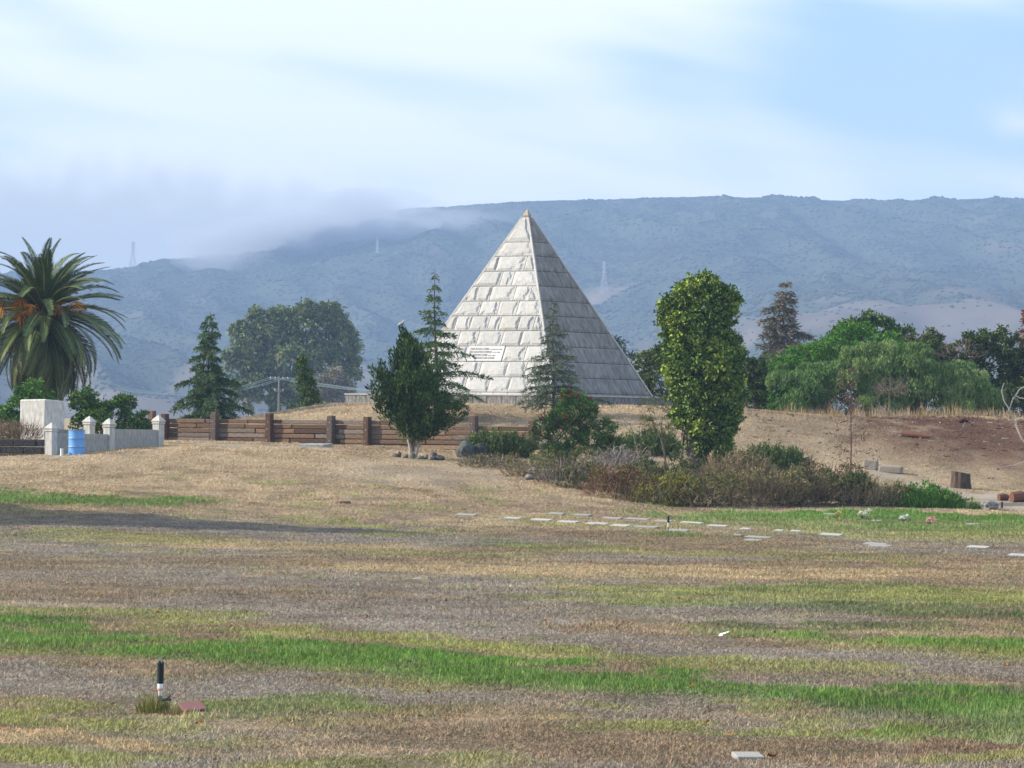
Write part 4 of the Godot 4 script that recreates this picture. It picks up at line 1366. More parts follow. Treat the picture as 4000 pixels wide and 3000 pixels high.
	weeping("pepper_tree", "large weeping pale green pepper tree in the middle of the right group", G(17.4, 210.5), [[Vector3(-2.3, 1.9, 0), Vector3(1.1, 1.1, 1)], [Vector3(-.9, 2.15, 0), Vector3(1.2, 1.2, 1)], [Vector3(.4, 2.0, 0), Vector3(1.3, 1.1, 1)], [Vector3(1.7, 1.6, 0), Vector3(1.3, 1.0, 1)], [Vector3(2.6, 1.2, .2), Vector3(.9, .8, .8)], [Vector3(-2.9, 1.5, .2), Vector3(1.0, 1.0, .8)], [Vector3(-.3, 1.6, .6), Vector3(1.6, 1.0, .7)], [Vector3(-1.6, .8, .5), Vector3(1.2, .8, .6)], [Vector3(.6, .75, .5), Vector3(1.5, .8, .6)], [Vector3(2.3, .7, .4), Vector3(1.1, .7, .6)]], 5200, L(.10, .175, .055), L(.24, .33, .115), .62)
	weeping("pepper_tree", "small weeping pepper tree in front of the bright green tree", G(12.5, 210.0), [[Vector3(-.4, 1.4, 0), Vector3(.8, .8, .7)], [Vector3(.6, 1.6, 0), Vector3(.7, 1.0, .7)], [Vector3(-.1, 1.0, .4), Vector3(.9, .7, .6)], [Vector3(0, .5, .4), Vector3(1.0, .6, .6)]], 1700, L(.09, .165, .05), L(.18, .28, .09), .55)
	broad("purple_flowering_bush", "bright green bush with a few purple flowers at the left foot of the right group", "bush", G(11.4, 209.5), .06, L(.18, .15, .1), [[Vector3(0, .6, 0), Vector3(.45, .7, .4)], [Vector3(.2, 1.2, 0), Vector3(.35, .4, .3)]], 90, 18, .1, .05, L(.05, .13, .025), L(.09, .2, .04), .16)
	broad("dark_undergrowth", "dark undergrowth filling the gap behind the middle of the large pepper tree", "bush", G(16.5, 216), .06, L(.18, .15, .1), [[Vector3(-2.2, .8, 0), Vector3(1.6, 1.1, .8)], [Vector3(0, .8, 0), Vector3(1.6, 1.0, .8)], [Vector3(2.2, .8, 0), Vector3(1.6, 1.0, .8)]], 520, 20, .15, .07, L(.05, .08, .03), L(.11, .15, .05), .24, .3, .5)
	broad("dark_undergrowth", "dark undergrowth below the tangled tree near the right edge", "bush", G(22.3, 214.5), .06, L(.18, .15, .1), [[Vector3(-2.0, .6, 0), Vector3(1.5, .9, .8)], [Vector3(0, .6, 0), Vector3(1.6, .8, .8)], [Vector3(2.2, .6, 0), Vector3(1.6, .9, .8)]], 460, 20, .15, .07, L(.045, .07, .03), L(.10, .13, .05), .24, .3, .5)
	for k in 3: flower_ball(get_node("purple_flowering_bush"), Vector3([.05, -.12, .3][k], [1.25, 1.0, 1.5][k], .42), .05, L(.33, .25, .62), 26)
	broad("mixed_dark_tree", "dark tree with bare topmost twigs right of the pepper tree", "tree", G(18.9, 224), .2, L(.16, .13, .1), [[Vector3(-1.0, 2.9, 0), Vector3(1.1, 1.2, 1)], [Vector3(.4, 3.4, 0), Vector3(1.0, .9, 1)], [Vector3(1.2, 2.3, 0), Vector3(1.0, 1.2, 1)]], 620, 22, .17, .08, L(.06, .085, .03), L(.14, .16, .065), .27, .3, .5)
	broad("tangled_dark_tree", "dark tangled tree with dead brown twigs near the right edge", "tree", G(21.2, 220), .25, L(.16, .13, .1), [[Vector3(-1.9, 2.7, 0), Vector3(1.2, 1.3, 1)], [Vector3(-.5, 3.4, 0), Vector3(1.1, .9, 1)], [Vector3(.5, 2.7, 0), Vector3(1.3, 1.5, 1)], [Vector3(1.5, 2.6, 0), Vector3(1.0, 1.2, 1)], [Vector3(-.6, 1.4, .3), Vector3(2.0, 1.4, 1)], [Vector3(1.3, 1.0, .3), Vector3(1.3, 1.1, 1)]], 1300, 22, .16, .08, L(.045, .075, .025), L(.125, .165, .05), .26, .3, .5)
	broad("olive_gold_tree", "olive gold rounded tree cut off by the right edge", "tree", G(24.3, 219), .25, L(.18, .15, .12), [[Vector3(0, 2.7, 0), Vector3(1.3, 1.2, 1.1)], [Vector3(-.5, 1.6, .2), Vector3(1.1, 1.2, 1)], [Vector3(.8, 1.7, 0), Vector3(1.3, 1.3, 1)]], 560, 22, .15, .07, L(.15, .145, .045), L(.26, .21, .07), .25, .3, .5)
	conifer("russet_conifer", "rusty red dead conifer at the right edge", G(24.95, 228), 7.2, 1.6, .35, 70, .1, .5, 90, L(.20, .075, .05), L(.27, .11, .07), .7, 0, .3, .06)
	for q in [[17.9, 221, 3.2, "bare grey twigs poking out above the mixed dark tree"], [20.1, 219, 3.0, "bare brown twigs poking out above the tangled dark tree"], [16.0, 206.5, 1.1, "dead brown sapling in front of the pepper tree"]]:
		var o := thing("dead_twiggy_tree", q[3], "tree", G(q[0], q[1]))
		m = MB.new()
		m.tube([Vector3(0, 0, 0), Vector3(.05, q[2] * .7, 0), Vector3(0, q[2], 0)], [.05, .035, .02], 5, L(.16, .12, .1))
		twigs(m, [[Vector3(0, q[2] * .95, 0), Vector3(1.2, .5, .4) * (1.0 if q[2] > 2 else .4)]], 60, .6, .013, L(.19, .145, .12))
		part("branches", m.mesh(bark), o)
	var dr := thing("dead_red_branch_pile", "dead brown leafy branches between the two pepper trees", "shrub", G(14.2, 208.6))
	m = MB.new()
	clumps(m, [[Vector3(0, .5, 0), Vector3(.7, .5, .4)], [Vector3(.2, 1.5, 0), Vector3(.35, .9, .3)], [Vector3(-.6, .2, 0), Vector3(.9, .25, .4)]], 110, 12, .11, .05, L(.11, .085, .06), L(.18, .13, .095), .18)
	part("dry_leaves", m.mesh(foliage()), dr)
	# tall dry grass in front of the trees on the crest
	var dg := thing("dry_grass_fringe", "tall dry grass stalks along the crest before the pepper tree", "grass")
	m = MB.new()
	for k in 2600:
		var x := rng.randf_range(11.5, 25.5)
		if n3.get_noise_2d(x * 25.0, 3.0) < -.2 and rng.randf() < .8: continue
		var p := G(x, rng.randf_range(203.5, 209.0))
		var d := (Vector3(0, 1, 0) + rv() * .3).normalized()
		m.leaf(p, d, d.cross(rv()).normalized(), rng.randf_range(.2, .75) * (.6 + .8 * absf(n3.get_noise_2d(x * 14.0, 9.0))), .02, vary(L(.34, .25, .14), .3))
	part("stalks", m.mesh(foliage()), dg)
	dg.set_meta("kind", "stuff")
	# the tree outside the picture on the left that throws the long shadow over the lawn
	conifer("pointed_cedar", "tall pointed cedar standing left of the view, whose shadow crosses the lawn", G(-28.0, 136.5), 12.9, 10.5, .06, 260, .2, 1.2, 75, L(.07, .11, .05), L(.12, .17, .07), 1.0, 0, .12, .3)

func flower_ball(parent: Node, at: Vector3, r: float, col: Color, n: int):
	var m := MB.new()
	for k in n:
		var d := rv()
		m.leaf(d * r * .2, d, d.cross(rv()).normalized(), r, r * .5, vary(col, .25))
	part("flower", m.mesh(foliage(.4)), parent, at)
func build_cypress():
	var o := thing("juniper_tree", "dense dark green juniper on two stems, ringed by stones before the timber wall", "tree", G(-3.5, 173.2))
	var m := MB.new()
	m.tube([Vector3(-.04, -.2, 0), Vector3(-.08, .3, 0), Vector3(-.18, .75, 0), Vector3(-.25, 1.6, 0)], [.085, .07, .06, .04], 8, L(.38, .33, .28))
	m.tube([Vector3(.06, -.2, .02), Vector3(.16, .35, .03), Vector3(.33, .8, 0), Vector3(.6, 1.5, 0)], [.075, .06, .055, .04], 8, L(.40, .35, .30))
	m.tube([Vector3(0, .2, -.05), Vector3(.02, 1.2, -.1), Vector3(-.15, 3.4, 0)], [.06, .05, .02], 8, L(.2, .16, .13))
	part("stems", m.mesh(bark, true), o)
	# upswept plumes
	m = MB.new()
	var ends := []
	for k in 190:
		var a := rng.randf() * TAU
		var rr := pow(rng.randf(), .6)
		var y := rng.randf()
		var px := cos(a) * rr
		# how far the crown reaches at each height, to the left and right
		var wl: float = prof([[0, .55], [.15, 1.1], [.3, 1.6], [.5, 1.7], [.75, 1.1], [1, .12]], y)
		var wr: float = prof([[0, .7], [.22, 1.9], [.42, 1.35], [.7, 1.15], [.88, .55], [1, .1]], y)
		var w := wl if px < 0 else wr
		ends.append(Vector3(-.42 * y + .16 + px * w, .85 + y * 3.6, sin(a) * rr * minf(w, 1.25)))
	ends.append(Vector3(-.45, 4.62, 0)); ends.append(Vector3(-.44, 4.66, 0.02)); ends.append(Vector3(-.36, 4.3, .1)); ends.append(Vector3(-.55, 4.15, -.1))
	ends.append(Vector3(1.85, 2.05, .1)); ends.append(Vector3(1.6, 1.8, .2)); ends.append(Vector3(-1.55, 3.2, .1)); ends.append(Vector3(-1.35, 1.8, .3))
	for e in ends:
		var root := Vector3(e.x * .3, e.y * .45 + .1, e.z * .3)
		var dir: Vector3 = (e - root).normalized()
		var tone := L(.035, .065, .02).lerp(L(.085, .135, .035), rng.randf())
		for j in 110:
			var t := pow(rng.randf(), .6)
			var p := root.lerp(e, lerpf(.35, 1.0, t)) + rv() * (.26 * (1.15 - t * .85))
			var d := (dir * .8 + rv() * .7 + Vector3(0, .35, 0)).normalized()
			var g := rng.randf_range(.7, 1.35)
			m.leaf(p, d, d.cross(rv()).normalized(), rng.randf_range(.1, .2), .05, Color(tone.r * g, tone.g * g, tone.b * g))
	part("foliage", m.mesh(foliage(.2)), o)
func build_bottlebrush():
	var o := thing("bottlebrush_bush", "large green bush with red brush flowers in front of the pyramid corner", "bush", G(1.95, 173.2))
	var m := MB.new()
	for k in 9: m.tube([Vector3(rng.randf_range(-.2, .2), -.2, 0), Vector3(rng.randf_range(-.7, .7), .8, rng.randf_range(-.4, .4)), Vector3(rng.randf_range(-1.1, 1.1), 1.8, rng.randf_range(-.5, .5))], [.05, .035, .015], 5, L(.2, .15, .12))
	part("stems", m.mesh(bark), o)
	var bl := [[Vector3(-.1, 1.0, 0), Vector3(1.0, .9, .8)], [Vector3(.25, 1.9, 0), Vector3(.7, .65, .6)], [Vector3(.9, .85, .1), Vector3(.75, .85, .7)], [Vector3(-.7, 1.25, .1), Vector3(.55, .6, .5)], [Vector3(.1, 2.35, 0), Vector3(.35, .35, .3)], [Vector3(-.35, .4, .5), Vector3(.8, .45, .5)], [Vector3(1.35, .6, 0), Vector3(.5, .7, .5)], [Vector3(1.9, .45, .1), Vector3(.5, .55, .5)], [Vector3(.7, 1.6, .1), Vector3(.4, .6, .4)]]
	m = MB.new()
	clumps(m, lumpy(bl, 5, .4), 1400, 24, .11, .03, L(.055, .11, .03), L(.15, .25, .065), .2, -.5, .5, .3)
	part("foliage", m.mesh(foliage(.3)), o)
	for k in 27:
		var b: Array = bl[[1, 4, 3, 1, 0, 4, 7][rng.randi() % 7]]
		var d := rv()
		d.z = absf(d.z); d.y = absf(d.y) * .8 + .1
		d = d.normalized()
		var p: Vector3 = b[0] + (b[1] as Vector3) * d * 1.12
		m = MB.new()
		var ax := (d + Vector3(0, .7, 0)).normalized()
		for j in 46:
			var s := (rv() + ax * .2).normalized()
			m.leaf(ax * rng.randf_range(-.06, .07), s, s.cross(rv()).normalized(), .075, .02, vary(L(.21, .06, .045), .35))
		part("flower", m.mesh(foliage(.3)), o, p)
func build_ivy_tree():
	var o := thing("ivy_covered_tree", "tall column shaped tree trunk smothered in bright green ivy right of the pyramid", "tree", G(6.45, 167.6))
	var m := MB.new()
	var pts := []
	var rad := []
	for k in 8:
		var t := k / 7.0
		pts.append(Vector3(-.15 + sin(t * 3.0) * .2 * t, -.5 + t * 6.4, 0)); rad.append(lerpf(.42, .2, t) * (1.25 if k < 2 else 1.0))
	m.tube(pts, rad, 12, L(.15, .115, .095))
	for k in 60:
		var a := rng.randf() * TAU
		var y := rng.randf_range(-.2, 2.3)
		var q := Vector3(-.15 + cos(a) * .43, y, sin(a) * .43)
		m.tube([q, q + Vector3(rng.randf_range(-.05, .05), .35, 0), q + Vector3(rng.randf_range(-.1, .1), .7, 0)], [.03, .04, .02], 4, vary(L(.17, .13, .11), .3))
	part("trunk", m.mesh(bark, true), o)
	var bl := [[Vector3(.05, 6.1, 0), Vector3(1.0, .95, .9)], [Vector3(-.75, 5.75, 0), Vector3(.75, .6, .6)], [Vector3(.75, 6.0, 0), Vector3(.65, .75, .6)], [Vector3(-1.15, 5.55, .1), Vector3(.42, .33, .35)], [Vector3(.0, 5.0, 0), Vector3(1.25, 1.1, 1.05)], [Vector3(.1, 3.9, 0), Vector3(1.4, 1.1, 1.15)], [Vector3(.75, 4.3, 0), Vector3(.85, .9, .8)], [Vector3(.3, 2.9, 0), Vector3(1.3, .9, 1.05)], [Vector3(.35, 2.0, .1), Vector3(.95, .85, .9)], [Vector3(.95, 2.3, 0), Vector3(.55, .75, .5)], [Vector3(.55, 1.1, .1), Vector3(.7, .95, .6)], [Vector3(-.55, 2.2, .15), Vector3(.45, .35, .35)], [Vector3(.65, .35, .1), Vector3(.55, .7, .5)], [Vector3(.2, 6.75, 0), Vector3(.45, .35, .4)]]
	m = MB.new()
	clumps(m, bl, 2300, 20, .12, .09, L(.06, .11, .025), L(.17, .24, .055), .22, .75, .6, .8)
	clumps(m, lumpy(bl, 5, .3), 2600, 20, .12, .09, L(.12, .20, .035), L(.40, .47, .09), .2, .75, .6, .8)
	for k in 500:
		var y := rng.randf_range(-.1, 1.4)
		var a := rng.randf_range(.2, 2.9) if rng.randf() < .35 else rng.randf_range(-.9, 1.3)
		var q := Vector3(-.15 + cos(a) * .46, y, sin(a) * .46)
		var d := (Vector3(cos(a), -.6, sin(a)) + rv() * .5).normalized()
		m.leaf(q, d, d.cross(rv()).normalized(), .12, .1, vary(L(.09, .16, .035), .3))
	o.scale.x = .95
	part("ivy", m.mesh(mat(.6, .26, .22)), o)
func build_scrub():
	var tan1 := L(.36, .275, .17)
	var gray := L(.27, .235, .20)
	var brown := L(.20, .15, .095)
	var olive := L(.13, .14, .05)
	var dgreen := L(.065, .095, .033)
	var yel := L(.30, .26, .045)
	var red := L(.20, .085, .045)
	var rows := [
		["matted grey brown brush below the grey boulder", -.6, 170.5, 1.1, .4, .9, 420, 350, gray, brown, brown, olive],
		["pale grey twiggy brush under the red flowered bush", .9, 167.6, 1.1, .5, .9, 620, 200, gray, tan1, brown, olive],
		["brown and green bramble in front of the low stone wall", 2.1, 164.6, 1.2, 1.0, .9, 620, 900, brown, gray, olive, L(.13, .15, .05)],
		["silvery lavender grey dry bush left of the ivy trunk", 3.7, 168.2, 1.1, .95, .8, 1050, 160, L(.33, .29, .28), gray, brown, gray],
		["rusty red leaved bramble at the front of the bank", 3.6, 162.6, 1.0, .85, .8, 520, 900, brown, red, red, olive],
		["yellow leaved bramble at the front of the bank under the ivy tree", 4.95, 162.0, 1.05, .85, .8, 380, 1300, tan1, olive, yel, L(.14, .15, .04)],
		["dark green undergrowth at the left foot of the ivy trunk", 5.2, 165.4, 1.0, .85, .7, 300, 1100, brown, olive, dgreen, olive],
		["olive bramble directly under the ivy tree", 6.4, 161.8, 1.1, .95, .8, 520, 1200, tan1, brown, olive, L(.15, .15, .06)],
		["tall straw brown dry bush right of the ivy trunk", 7.7, 166.0, 1.2, 1.35, .9, 1300, 300, tan1, brown, brown, olive],
		["big dark brown dry bush in the middle of the bank", 8.5, 162.6, 1.35, 1.25, .9, 1400, 700, brown, L(.24, .19, .11), olive, tan1],
		["dusky green brown bush in the shade on the bank", 10.0, 163.2, 1.25, 1.15, .9, 900, 1500, brown, L(.13, .10, .07), dgreen, olive],
		["dark leafy bush on the bank below the dead sapling", 11.3, 163.6, 1.1, 1.0, .9, 500, 1700, brown, tan1, dgreen, L(.085, .10, .035)],
		["olive tan grassy bush near the right end of the bank", 12.5, 163.9, 1.0, .95, .8, 1100, 900, tan1, L(.22, .2, .09), olive, L(.15, .13, .06)],
		["brown leafed dry bush behind the bank around the dead sapling", 11.2, 172.5, 1.3, .9, .9, 620, 800, brown, brown, L(.15, .09, .07), brown]]
	for r in rows: scrub(r[0], G(r[1], r[2], -.05), r[3] * 1.12, r[4] * (1.35 if r[1] < 7.0 else 1.12), r[5], int(r[6] * 1.25), int(r[7] * 3.2) + 900, r[8], r[9], r[10], r[11])
	# the lush clump at the right end
	var o := thing("lush_grass_clump", "bright green tall grass clump at the right end of the shrub bank", "grass clump", G(13.95, 163.6))
	var m := MB.new()
	for k in 3000:
		var a := rng.randf() * TAU
		var rr := sqrt(rng.randf())
		var p := Vector3(cos(a) * rr * 1.1 + (.9 if k % 4 == 0 else 0.0), -.03, sin(a) * rr * .6)
		var hgt := (.85 * sqrt(1.05 - rr * rr) + .12) * rng.randf_range(.6, 1.1) * (.45 if k % 4 == 0 else 1.0)
		var d := (Vector3(p.x * .35, 1.0, p.z * .35) + rv() * .28).normalized()
		m.leaf(p, d, d.cross(rv()).normalized(), hgt * .85, .02, vary(L(.07, .17, .025).lerp(L(.14, .26, .05), rng.randf()), .2))
	clumps(m, [[Vector3(-.2, .35, 0), Vector3(.8, .45, .5)], [Vector3(.4, .3, .1), Vector3(.7, .35, .5)], [Vector3(1.2, .1, .1), Vector3(.6, .25, .4)]], 160, 16, .12, .04, L(.07, .17, .03), L(.14, .28, .05), .16, -.4, .5)
	part("blades", m.mesh(foliage(.3)), o)
	# saplings
	o = thing("dead_sapling", "thin dead sapling with brown leaves standing on the right of the bank", "tree", G(11.85, 170.0))
	m = MB.new()
	m.tube([Vector3(0, -.2, 0), Vector3(.03, 1.6, 0), Vector3(0, 3.0, 0), Vector3(.05, 4.2, 0)], [.03, .024, .018, .006], 5, L(.13, .09, .08))
	for k in 26:
		var y := rng.randf_range(1.0, 3.9)
		var a := rng.randf() * TAU
		var e := Vector3(cos(a) * rng.randf_range(.3, .95), y + rng.randf_range(.05, .4), sin(a) * .5)
		m.tube([Vector3(.02, y, 0), e], [.01, .004], 3, L(.15, .11, .09))
	part("branches", m.mesh(bark), o)
	m = MB.new()
	clumps(m, [[Vector3(0, 2.2, 0), Vector3(.95, .5, .5)], [Vector3(.1, 1.4, 0), Vector3(1.0, .45, .5)], [Vector3(0, 3.1, 0), Vector3(.35, .7, .3)]], 70, 5, .09, .045, L(.13, .08, .065), L(.2, .13, .1), .13, .6, .3)
	part("dry_leaves", m.mesh(foliage()), o)
	o = thing("bare_sapling", "thin bare forked sapling between the bottlebrush and the ivy tree", "tree", G(4.45, 174.0))
	m = MB.new()
	m.tube([Vector3(.12, -.2, 0), Vector3(.06, .6, 0), Vector3(-.1, 1.2, 0), Vector3(-.2, 1.5, 0)], [.022, .02, .016, .012], 5, L(.30, .25, .21))
	for e in [[Vector3(-.2, 1.5, 0), Vector3(-.5, 1.75, 0), Vector3(-.85, 1.8, 0)], [Vector3(-.2, 1.5, 0), Vector3(-.25, 1.75, 0), Vector3(-.1, 2.1, 0)], [Vector3(-.1, 1.2, 0), Vector3(-.35, 1.4, 0), Vector3(-.45, 1.75, 0)]]: m.tube(e, [.012, .009, .004], 4, L(.30, .25, .21))
	part("branches", m.mesh(bark), o)
	o = thing("dead_bare_tree", "pale bare dead tree with curling branches at the right edge", "tree", G(19.2, 173.0))
	m = MB.new()
	var w := L(.42, .37, .34)
	m.tube([Vector3(.3, -.3, 0), Vector3(.1, .6, 0), Vector3(-.5, 1.35, 0), Vector3(-1.05, 2.0, 0), Vector3(-1.4, 2.75, 0), Vector3(-1.5, 3.05, 0)], [.07, .055, .05, .04, .03, .025], 6, w)
	for e in [[Vector3(-1.5, 3.05, 0), Vector3(-1.38, 3.4, 0), Vector3(-1.15, 3.75, 0), Vector3(-.85, 3.92, 0), Vector3(-.4, 3.9, 0), Vector3(.4, 3.8, 0)], [Vector3(-1.5, 3.05, 0), Vector3(-1.7, 3.35, 0), Vector3(-1.78, 3.7, 0), Vector3(-1.7, 3.98, 0)], [Vector3(-.5, 1.35, 0), Vector3(-.9, 1.2, 0), Vector3(-1.3, 1.05, 0), Vector3(-1.75, 1.0, 0)], [Vector3(-1.05, 2.0, 0), Vector3(-1.25, 2.5, .1), Vector3(-1.3, 2.8, .1)], [Vector3(-1.3, 3.55, 0), Vector3(-1.15, 3.45, .05), Vector3(-.95, 3.42, .1)], [Vector3(-.5, 1.35, 0), Vector3(-.6, 1.7, .1), Vector3(-.65, 1.95, .1)], [Vector3(-1.5, 3.05, 0), Vector3(-1.7, 2.75, 0), Vector3(-1.72, 3.1, 0)], [Vector3(0, .4, 0), Vector3(-.5, .3, .2), Vector3(-1.0, .0, .4)]]: 
		var rd := []
		for j in e.size(): rd.append(lerpf(.026, .007, float(j) / e.size()))
		m.tube(e, rd, 5, w)
	part("branches", m.mesh(bark), o)
# ------------------------------------------------------------------ small things
func rock(label: String, at: Vector3, rad: Vector3, col: Color, called := "rock", category := "rock", group := "", sharp := 1.0):
	var o := thing(called, label, category, at, rng.randf() * 6.0, group)
	var m := MB.new()
	blob(m, Vector3(0, rad.y * .6, 0), rad, 1.0, .26, 3, col, Basis.IDENTITY, sharp)
	part("stone_body", m.mesh(stone_rough), o)
var stone_rough: StandardMaterial3D
func standpipe(label: String, at: Vector3, kind: int):
	var o := thing("sprinkler_standpipe", label, "sprinkler", at, 0, "sprinkler standpipes on the lawn")
	var m := MB.new()
	var h := [.50, .52, .76, .36][kind] as float
	var steel := mat(.6, 0, .4)
	m.tube([Vector3(0, -.1, 0), Vector3(0, h, 0)], [.013, .013], 10, [L(.12, .12, .11), L(.18, .15, .13), L(.34, .27, .17), L(.5, .5, .48)][kind], true)
	part("riser", m.mesh(steel, true), o)
	m = MB.new()
	var cap := [.215, .20, .19, .07][kind] as float
	var r := [.031, .034, .036, .02][kind] as float
	m.lathe(Vector3(0, h - cap, 0), [Vector2(0, 0), Vector2(r * .9, 0), Vector2(r, .012), Vector2(r * 1.02, cap - .03), Vector2(r * 1.12, cap - .028), Vector2(r * 1.1, cap - .004), Vector2(r * .7, cap), Vector2(0, cap)], 18, [L(.022, .03, .032), L(.06, .045, .045), L(.07, .05, .045), L(.05, .05, .05)][kind])
	part("cap", m.mesh(mat(.5), true), o)
	if kind < 2 or kind == 3:
		m = MB.new()
		var y := h - cap - .125 if kind < 2 else .12
		m.lathe(Vector3(0, y, 0), [Vector2(.0, 0), Vector2(.018, 0), Vector2(.022, .04), Vector2(.022, .075), Vector2(.026, .08), Vector2(.027, .125), Vector2(0, .125)], 16, L(.72, .72, .70))
		part("sleeve", m.mesh(mat(.5), true), o)
	if kind == 0:
		m = MB.new()
		m.tube([Vector3(-.05, h - .27, 0), Vector3(.028, h - .268, 0)], [.006, .006], 6, L(.5, .25, .18))
		m.lathe(Vector3(0, h - .28, 0), [Vector2(.0, 0), Vector2(.029, 0), Vector2(.029, .02), Vector2(0, .02)], 16, L(.55, .30, .22))
		part("red_tie", m.mesh(steel), o)
		m = MB.new()
		m.tube([Vector3(0, h - .37, 0), Vector3(.03, h - .37, 0), Vector3(.075, h - .36, 0), Vector3(.1, h - .325, 0)], [.02, .016, .017, .01], 8, L(.08, .075, .07), true)
		m.tube([Vector3(.07, h - .36, 0), Vector3(.105, h - .37, 0)], [.015, .012], 8, L(.06, .06, .06), true)
		m.lathe(Vector3(0, h - .41, 0), [Vector2(.0, 0), Vector2(.019, 0), Vector2(.021, .03), Vector2(.021, .08), Vector2(0, .08)], 14, L(.2, .18, .17))
		part("valve", m.mesh(steel), o)
		m = MB.new()
		for k in 9:
			var a := rng.randf() * TAU
			m.tube([Vector3(cos(a) * .03, h - .02, sin(a) * .03), Vector3(cos(a) * .035, h + rng.randf_range(.005, .02), sin(a) * .035)], [.006, .004], 4, L(.3, .3, .28))
		part("crown_teeth", m.mesh(steel), o)
func weeds(called: String, label: String, at: Vector3, r: float, h: float, n: int, ca: Color, cb: Color):
	var o := thing(called, label, "grass tuft", at)
	var m := MB.new()
	for k in n:
		var a := rng.randf() * TAU
		var rr := sqrt(rng.randf())
		var p := Vector3(cos(a) * rr * r, -.01, sin(a) * rr * r)
		var d := (Vector3(p.x / r * .4, 1.0, p.z / r * .4) + rv() * .3).normalized()
		m.leaf(p, d, d.cross(rv()).normalized(), h * rng.randf_range(.4, 1.1) * (1.2 - rr * .7), .009, vary(ca.lerp(cb, rng.randf()), .2))
	part("blades", m.mesh(foliage(.4)), o)
func marker_positions() -> Array:
	return [
		[-1.35, 149.2, .62, "half sunk pale marker at the left end of the back marker row"], [.08, 148.4, .5, "thin pale marker first in the front row, left of the row of bright slabs"],
		[.95, 147.8, .62, "bright flat marker second from the left in the front row"], [1.74, 147.1, .66, "bright flat marker third from the left in the front row"], [2.6, 145.6, .68, "brightest flat marker, fourth from the left in the front row"],
		[3.27, 144.2, .58, "thin bright marker fifth from the left in the front row"], [4.01, 143.1, .72, "long thin marker just left of the middle sprinkler pipe"], [4.85, 140.8, .62, "long thin marker touching the right side of the middle sprinkler pipe"],
		[1.43, 151.6, .5, "dull marker first in the back row, straight below the bottlebrush"], [2.24, 151.3, .55, "dull marker second in the back row"], [3.14, 150.6, .6, "grey marker third in the back row"], [3.91, 150.2, .75, "wide grey marker fourth in the back row"],
		[4.71, 149.7, .55, "thin marker hidden partly behind the middle sprinkler pipe"], [5.53, 148.2, .65, "bright marker right of the middle sprinkler pipe in the back row"], [6.21, 145.7, .6, "tilted bright marker second right of the middle sprinkler pipe"], [6.95, 143.7, .3, "small bright marker third right of the middle sprinkler pipe"],
		[6.4, 136.6, .22, "tiny marker chip nearer than the rest, right of the middle sprinkler pipe"], [6.9, 135.4, .7, "long pale marker in brown grass right of the middle sprinkler pipe"], [6.56, 131.4, .42, "thin sliver of marker below the long pale marker"],
		[7.81, 141.2, .26, "small bright chip of marker, left one of a pair in the green lawn"], [8.27, 140.9, .3, "small bright chip of marker, right one of a pair in the green lawn"], [9.15, 138.7, .62, "bright sloping marker alone in the green lawn below the yellow flowers"],
		[9.66, 128.7, .6, "long double marker, upper slab, in brown grass at the right"], [9.68, 127.3, .6, "long double marker, lower slab, in brown grass at the right"], [12.24, 127.2, .55, "bright marker alone far right in yellow green grass"], [12.45, 118.4, .62, "bright marker cut by the right edge"],
		[10.35, 157.9, .4, "pale marker behind the yellow flowers"], [11.55, 153.6, .32, "pale marker right of the white flowers"], [14.4, 151.7, .42, "dull marker left of the right hand sprinkler pipe"]]
